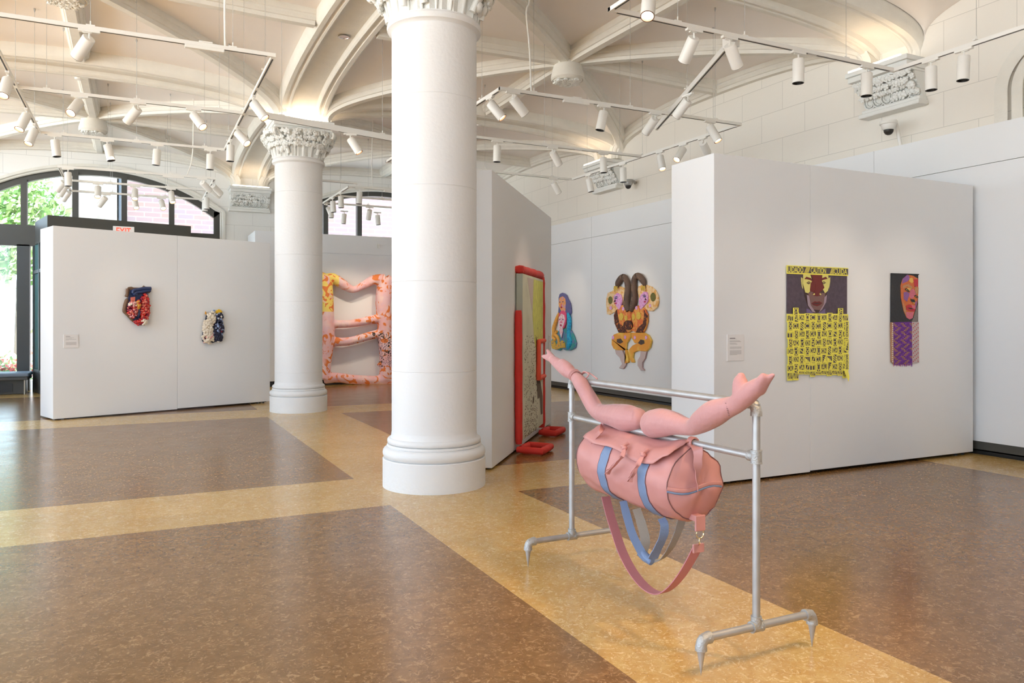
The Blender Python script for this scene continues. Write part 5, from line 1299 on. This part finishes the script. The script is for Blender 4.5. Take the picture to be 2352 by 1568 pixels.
pat = mathn(nt, 'MULTIPLY', ramp(nt, nn_(3.4, 2.6, 1.0), .565, .575), ramp(nt, nn_(1.6), .40, .48))
c_ = mixc(nt, pat, c_, (.74, .20, .045))
scr = mathn(nt, 'MULTIPLY', mathn(nt, 'MULTIPLY', mathn(nt, 'GREATER_THAN', sp.outputs[0], 5.13), mathn(nt, 'LESS_THAN', sp.outputs[2], 1.27)), mathn(nt, 'GREATER_THAN', sp.outputs[2], .42))
ab = mathn(nt, 'ABSOLUTE', mathn(nt, 'SUBTRACT', nn_(9.0, 1.5, 1.0), .5))
c_ = mixc(nt, mathn(nt, 'MULTIPLY', scr, mathn(nt, 'LESS_THAN', ab, .035)), c_, (.03, .022, .02))
nt.links.new(c_, b.inputs['Base Color'])
mb = MB(); S_ = lambda pts, rr: PS.stroke(mb, pts, rr, .02, 16, flat=1)
S_([(130,180),(150,400),(165,600),(165,780),(165,950),(150,1150),(135,1300),(130,1410)], (90,85,78,85,85,70,70,75))
S_([(150,210),(230,200),(330,262),(440,330),(500,335),(600,285),(720,225),(850,225)], (60,60,62,48,40,50,62,80))
S_([(850,225),(840,400),(835,560),(850,720),(850,850),(865,1000),(870,1150),(870,1300),(860,1420)], (85,95,90,90,85,90,80,80,80))
S_([(170,750),(300,752),(420,750),(560,730),(700,700),(840,680)], (60,50,48,50,55,60))
S_([(170,965),(300,965),(420,960),(560,925),(700,885),(840,860)], (70,55,52,50,52,60))
S_([(130,1400),(300,1395),(450,1415),(600,1425),(750,1430),(900,1420),(1100,1420),(1300,1400)], (70,60,60,60,62,70,60,60))
S_([(860,225),(1000,300),(1150,260),(1300,240)], (80,55,50,60)); S_([(1300,240),(1300,800),(1300,1400)], (80,80,80))
S_([(150,210),(60,180),(-40,260),(-150,300)], (60,55,45,45)); S_([(820,1230),(780,1235),(762,1238)], (30,26,14))
o = mb.build('ladder_soft_sculpture', 'soft', recalc=False); tag(o, 'big pink ladder-shaped soft sculpture with orange marks seen between the two columns', 'sculpture'); remesh(o, .022, 5)

# ------------------------------------------------------------ bead pieces on the left freestanding wall
for k, c_ in dict(leather=(.16, .085, .045), bfab=(.018, .035, .11), tong=(.62, .16, .11), bred=(.50, .02, .015), bpink=(.72, .32, .30), bwine=(.22, .008, .03), bwhite=(.78, .70, .60), bgold=(.62, .30, .04), bcream=(.74, .65, .52), bnavy=(.012, .014, .04), bsky=(.28, .36, .58), byel=(.80, .48, .02)).items(): M[k] = mat('bead_' + k, c_, .4 if k[0] == 'b' else .6, bump=(30, .2))
def beads(name, PLx, par, cx, cy, rx, ry, n, mts, wts, r0, r1, long=1.0, lift=.03, seed=1, poly=None):
    rd = random.Random(seed); mb = MB(); d = depth(PLx.p(cx, cy)); sc = d/FOC/PLx.o[2]
    for i in range(n):
        for _ in range(30):
            x, y = cx + rx*rd.uniform(-1, 1), cy + ry*rd.uniform(-1, 1)
            if ((x-cx)/rx)**2 + ((y-cy)/ry)**2 <= 1: break
        e = 1 - ((x-cx)/rx)**2 - ((y-cy)/ry)**2
        dirv = (PLx.n + PLx.ux*rd.uniform(-1, 1)*1.1 + Vector((0, 0, rd.uniform(-1, .7)))*1.1).normalized()
        r = rd.uniform(r0, r1)*sc; q = dirv.to_track_quat('Z', 'Y').to_matrix()
        mb.ball(PLx.p(x, y, lift + .03*max(e, 0) + r), r, rd.choices(range(len(mts)), wts)[0], 8, (1, 1, long), q)
    return mb.build(name, mts, par, smooth=80, recalc=False)
a1, d1, n1_, _ = FW1
P1 = Plane(a1, n1_, d1, 260, 640, 13.06)
t = thing('bead_pouch_hanging', P1.p(650, 800), 'wall piece of brown leather, navy cloth and red bead clusters', 'wall hanging')
P1.part('leather_back', [(430,250),(385,330),(375,420),(330,530),(430,560),(340,620),(290,780),(262,930),(270,1000),(400,1120),(480,1180),(560,1290),(640,1340),(850,1400),(950,1280),(1010,1000),(990,700),(985,480),(1100,410),(1122,320),(1080,250),(980,240),(930,230),(900,195),(865,245),(780,265),(600,262),(530,238)], 0, .035, 'leather', t, .012, 3)
P1.part('cloth_lining', [(480,330),(420,560),(350,900),(420,1080),(560,1240),(900,1340),(980,900),(960,420),(700,330)], .03, .014, 'bfab', t, .01)
mb = MB()
for pts, rr in (([(540,440),(560,360),(700,330),(880,300),(1080,290)], (50,50,50,55,50)), ([(560,500),(640,420),(780,400),(920,370),(1070,360)], (45,50,55,55,40)), ([(640,500),(660,440),(720,380)], (40,40,30)), ([(960,440),(970,540),(975,640)], (30,30,25)), ([(720,900),(730,1000),(690,1150)], (40,50,40))):
    mb = MB(); P1.stroke(mb, pts, rr, .075, 10, flat=1); mb.build('cloth_fold', 'bfab', t, smooth=60)
mb = MB(); P1.stroke(mb, [(400,300),(390,400),(380,520)], (50,45,40), .05, 10, flat=1); P1.stroke(mb, [(390,620),(330,800),(310,940),(400,1080),(540,1240)], (50,50,50,40,40), .04, 10, flat=1); mb.build('leather_fold', 'leather', t, smooth=60)
P1.part('pink_tongue', [(470,560),(612,540),(600,770),(480,770)], .06, .02, 'tong', t, .006)
beads('bead_cluster', P1, t, 540, 930, 150, 240, 90, ['bred', 'bwine', 'bpink', 'tong'], (3, 3, 2, 2), 28, 40, 1.5, .055, 1)
beads('bead_cluster', P1, t, 540, 770, 130, 70, 26, ['bpink', 'bwhite'], (3, 1), 30, 40, 1.1, .075, 2)
beads('bead_cluster', P1, t, 690, 770, 55, 120, 26, ['bgold', 'bpink', 'bred'], (3, 1, 1), 28, 38, 1.1, .08, 3)
beads('bead_cluster', P1, t, 890, 860, 130, 390, 150, ['bred', 'tong', 'bwine'], (5, 2, 1), 28, 40, 1.7, .055, 4)
beads('bead_cluster', P1, t, 770, 1290, 180, 100, 60, ['bred', 'bwine'], (2, 1), 28, 38, 1.4, .05, 5)
beads('bead_cluster', P1, t, 850, 1300, 95, 85, 34, ['bwhite', 'bcream'], (1, 1), 24, 32, 1, .085, 6)
P2 = Plane(a1, n1_, d1, 450, 690, 14.25)
t = thing('bead_panel_hanging', P2.p(550, 900), 'smaller wall piece of cream and dark blue beads with yellow top', 'wall hanging')
P2.part('cloth_back', [(330,420),(260,760),(200,1050),(190,1320),(300,1400),(560,1380),(760,1280),(880,1100),(860,700),(820,420),(600,380)], 0, .03, 'bnavy', t, .01)
beads('bead_cluster', P2, t, 470, 560, 150, 200, 80, ['bcream', 'bwhite'], (3, 1), 28, 44, 1, .035, 7)
beads('bead_cluster', P2, t, 350, 900, 160, 320, 130, ['bcream', 'bwhite'], (3, 1), 30, 48, 1.1, .035, 8)
beads('bead_cluster', P2, t, 350, 1220, 190, 190, 90, ['bcream', 'bpink', 'bwhite'], (6, 1, 2), 30, 48, 1.1, .035, 9)
beads('bead_cluster', P2, t, 690, 900, 190, 330, 170, ['bnavy', 'bsky', 'bwine'], (9, 3, .4), 26, 42, 1.2, .035, 10)
beads('bead_cluster', P2, t, 720, 540, 130, 130, 46, ['bsky', 'bnavy', 'bwhite'], (3, 4, 1), 26, 42, 1.1, .04, 11)
beads('bead_cluster', P2, t, 660, 1200, 160, 160, 80, ['bnavy', 'bsky', 'bwhite'], (8, 1, 1), 26, 42, 1.3, .035, 12)
P2.part('yellow_flap', [(590,400),(620,330),(710,280),(780,310),(830,375),(800,410),(690,420)], .03, .03, 'byel', t, .008)
P2.part('yellow_flap', [(262,440),(290,345),(328,420),(310,460)], .02, .02, 'bgold', t, .004)
P2.part('blue_flap', [(505,350),(540,290),(590,310),(590,380),(530,390)], .03, .02, 'bsky', t, .006)
# ------------------------------------------------------------ the street outside the windows
M['brick'] = mat('pale_red_brick', (.5, .3, .25), .9); nt, b = nodes(M['brick'])
geo = N(nt, 'ShaderNodeNewGeometry'); sp = N(nt, 'ShaderNodeSeparateXYZ'); nt.links.new(geo.outputs['Position'], sp.inputs[0])
cb = N(nt, 'ShaderNodeCombineXYZ'); nt.links.new(sp.outputs[0], cb.inputs[0]); nt.links.new(sp.outputs[2], cb.inputs[1])
br = N(nt, 'ShaderNodeTexBrick', i_Scale=1.0); br.inputs['Brick Width'].default_value = .52; br.inputs['Row Height'].default_value = .17; br.inputs['Mortar Size'].default_value = .018
br.inputs['Color1'].default_value = (.20, .125, .118, 1); br.inputs['Color2'].default_value = (.155, .125, .145, 1); br.inputs['Mortar'].default_value = (.20, .185, .18, 1)
nt.links.new(cb.outputs[0], br.inputs['Vector']); nt.links.new(br.outputs[0], b.inputs['Base Color'])
M['stucco'] = mat('pale_stucco', (.22, .21, .195), .9, var=(9, .25)); M['asphalt'] = mat('sunlit_paving', (.62, .59, .54), .9, var=(2, .05))
M['extblue'] = mat('pale_blue_cladding', (.17, .20, .235), .7)
for k, c_ in dict(leaf=(.24, .42, .14), leaf2=(.46, .58, .28), flower=(.55, .09, .07), bark=(.10, .08, .06)).items(): M[k] = mat('outdoor_' + k, c_, .7)
struct(MB().box((-40, YW + .5, -.12), (30, 60, -.02)).build('ground', 'asphalt'))
t = thing('brick_building', (6, 29, 0), 'pale red brick building across the street seen through the arched windows', 'building')
MB().box((-.36, 29, -.1), (22, 34, 6.4)).build('brick_wall', 'brick', t)
MB().box((-.36, 28.96, 6.4), (22, 34, 9.5)).build('upper_cladding', 'extblue', t)
MB().box((-.52, 28.9, -.1), (-.30, 34, 9.5)).build('corner_post', 'extblue', t)
MB().box((9.6, 28.8, -.1), (10.6, 29.0, 9.5)).build('pilaster', 'stucco', t)
o = MB().box((-1.95, 28.5, -.1), (-.56, 34, 9.5)).build('stucco_building', 'stucco'); tag(o, 'pale stucco building between the trees and the brick building outside', 'building')
def tree(x, y, h, r, n, label, seed):
    rd = random.Random(seed); t = thing('street_tree', (x, y, 0), label, 'tree', 'trees outside the window')
    MB().tube([(x, y, -.05), (x+.05, y, h*.45), (x+.15, y, h*.8)], [.14, .10, .04], 8).build('trunk', 'bark', t, smooth=True)
    mb = MB()
    for i in range(n):
        th_ = rd.uniform(0, 2*pi); z = rd.uniform(-1, 1); q = rd.random()**.4 * r; s_ = math.sqrt(1-z*z)
        c_ = Vector((x + q*s_*math.cos(th_), y + q*s_*math.sin(th_)*.8, h*.72 + q*z*1.35)); d_ = Vector((rd.uniform(-1, 1), rd.uniform(-1, 1), rd.uniform(-1, 1))).normalized(); u = d_.orthogonal().normalized()*rd.uniform(.09, .16); w_ = d_.cross(u)
        mb.add([c_-u, c_+w_*.55, c_+u, c_-w_*.55], [(0, 1, 2, 3)], rd.choice((0, 1)))
    mb.build('foliage', ['leaf', 'leaf2'], t, recalc=False)
tree(-3.1, 26.6, 6.0, 1.35, 2200, 'leafy green tree filling the second pane of the left window', 1)
tree(-5.0, 27.5, 5.2, .9, 900, 'smaller leafy tree at the left edge, behind the lamp post', 2)
def shrub(x, y, label, n, s1):
    rd = random.Random(s1); mb = MB()
    for i in range(n):
        c_ = Vector((x + rd.gauss(0, .55), y + rd.gauss(0, .3), abs(rd.gauss(.0, .35)) + .05)); u = Vector((rd.uniform(-1, 1), rd.uniform(-1, 1), rd.uniform(-.5, 1))).normalized()*rd.uniform(.04, .09); w_ = u.orthogonal()
        mb.add([c_-u, c_+w_*.6, c_+u, c_-w_*.6], [(0, 1, 2, 3)], 2 if rd.random() < .35 else rd.choice((0, 1)))
    o = mb.build('flowering_shrub', ['leaf', 'leaf2', 'flower'], recalc=False); tag(o, label, 'shrub')
shrub(-3.3, 23.4, 'low flowering shrub outside the left window', 900, 5)
t = thing('street_lamp', (-3.75, 25, 0), 'dark street lamp post outside the left window', 'street lamp')
MB().tube([(-3.75, 25, -.05), (-3.75, 25, .4), (-3.75, 25, 4.2)], [.09, .06, .045], 10).build('post', 'dark', t, smooth=True)
MB().lathe([(.05, 4.2), (.2, 4.3), (.16, 4.6), (.03, 4.7)], 14, c=(-3.75, 25, 0)).build('lantern', 'dark', t)

# ------------------------------------------------------------ light thrown by the lamps
def strip_light(loc, tgt, L, along, e):
    l = bpy.data.lights.new('strip_glow', 'AREA'); l.shape = 'RECTANGLE'; l.size = L; l.size_y = .03; l.energy = e; l.color = (1, .74, .50)
    o = bpy.data.objects.new('strip_glow', l); C.objects.link(o); o.location = loc
    z = (Vector(loc) - Vector(tgt)).normalized(); x = Vector(along); x = (x - z*x.dot(z)).normalized(); y = z.cross(x)
    o.rotation_euler = Matrix((x, y, z)).transposed().to_euler()
KS = .12
strip_light((C2[0], C2[1]-.455, 4.88), (C2[0], C2[1]-.30, 6), .8, (1, 0, 0), 14*KS)
strip_light((C1[0], C1[1]-.455, 4.88), (C1[0], C1[1]-.30, 6), .8, (1, 0, 0), 14*KS)
strip_light((C1[0]-.455, C1[1], 4.88), (C1[0]-.9, C1[1], 6), .8, (0, 1, 0), 14*KS); strip_light((C1[0]+.455, C1[1], 4.88), (C1[0]+.9, C1[1], 6), .8, (0, 1, 0), 14*KS)
strip_light((C2[0]-.455, C2[1], 4.88), (C2[0]-.9, C2[1], 6), .8, (0, 1, 0), 14*KS); strip_light((C2[0]+.455, C2[1], 4.88), (C2[0]+.9, C2[1], 6), .8, (0, 1, 0), 14*KS)
strip_light((XR-.405, C1[1], 4.80), (XR-.6, C1[1], 6), .8, (0, 1, 0), 16*KS); strip_light((XR-.405, C2[1], 4.80), (XR-.6, C2[1], 6), .8, (0, 1, 0), 16*KS)
strip_light((C2[0], YW-.405, 4.80), (C2[0], YW-.6, 6), .8, (1, 0, 0), 14*KS)
KP = 1.0
for i_s, (loc, tg, e, ang) in enumerate((((3.5, 1.5, 3.8), (2.5, 3.2, .3), 205, 46), ((2.2, 1.0, 3.8), (2.2, 2.6, .0), 130, 46), ((4.2, 1.2, 3.8), (4.4, 3.4, 0), 120, 52),
                        ((6.9, 3.2, 3.8), (6.10, 5.48, 1.45), 85, 38), ((6.93, 2.7, 3.8), (7.38, 5.48, 1.5), 75, 34), ((5.0, 3.4, 3.8), (5.2, 5.48, 1.0), 30, 50),
                        ((-.3, 12.0, 3.8), (.02, 13.95, 1.65), 62, 36), ((.95, 12.1, 3.8), (1.22, 14.4, 1.4), 55, 36),
                        ((7.0, 11.7, 3.8), (8.6, 12.1, 1.5), 55, 44), ((7.0, 13.4, 3.8), (8.6, 14.7, 1.5), 50, 40), ((7.0, 9.0, 3.8), (8.2, 9.2, 0), 60, 60),
                        ((4.4, 16.4, 3.8), (4.6, 18.3, 1.0), 135, 66), ((5.6, 16.4, 3.8), (5.6, 18.3, 1.0), 110, 66), ((5.4, 7.7, 3.8), (4.1, 8.2, .9), 50, 46),
                        ((6.9, 6.8, 3.8), (8.3, 6.2, 0.4), 55, 60), ((3.7, 9.8, 3.8), (3.4, 9.2, 0), 30, 60))):
    spot('spot_beam', loc, tg, e*KP, col=(1, .70, .40) if i_s < 3 else (1, .82, .62), ang=ang)
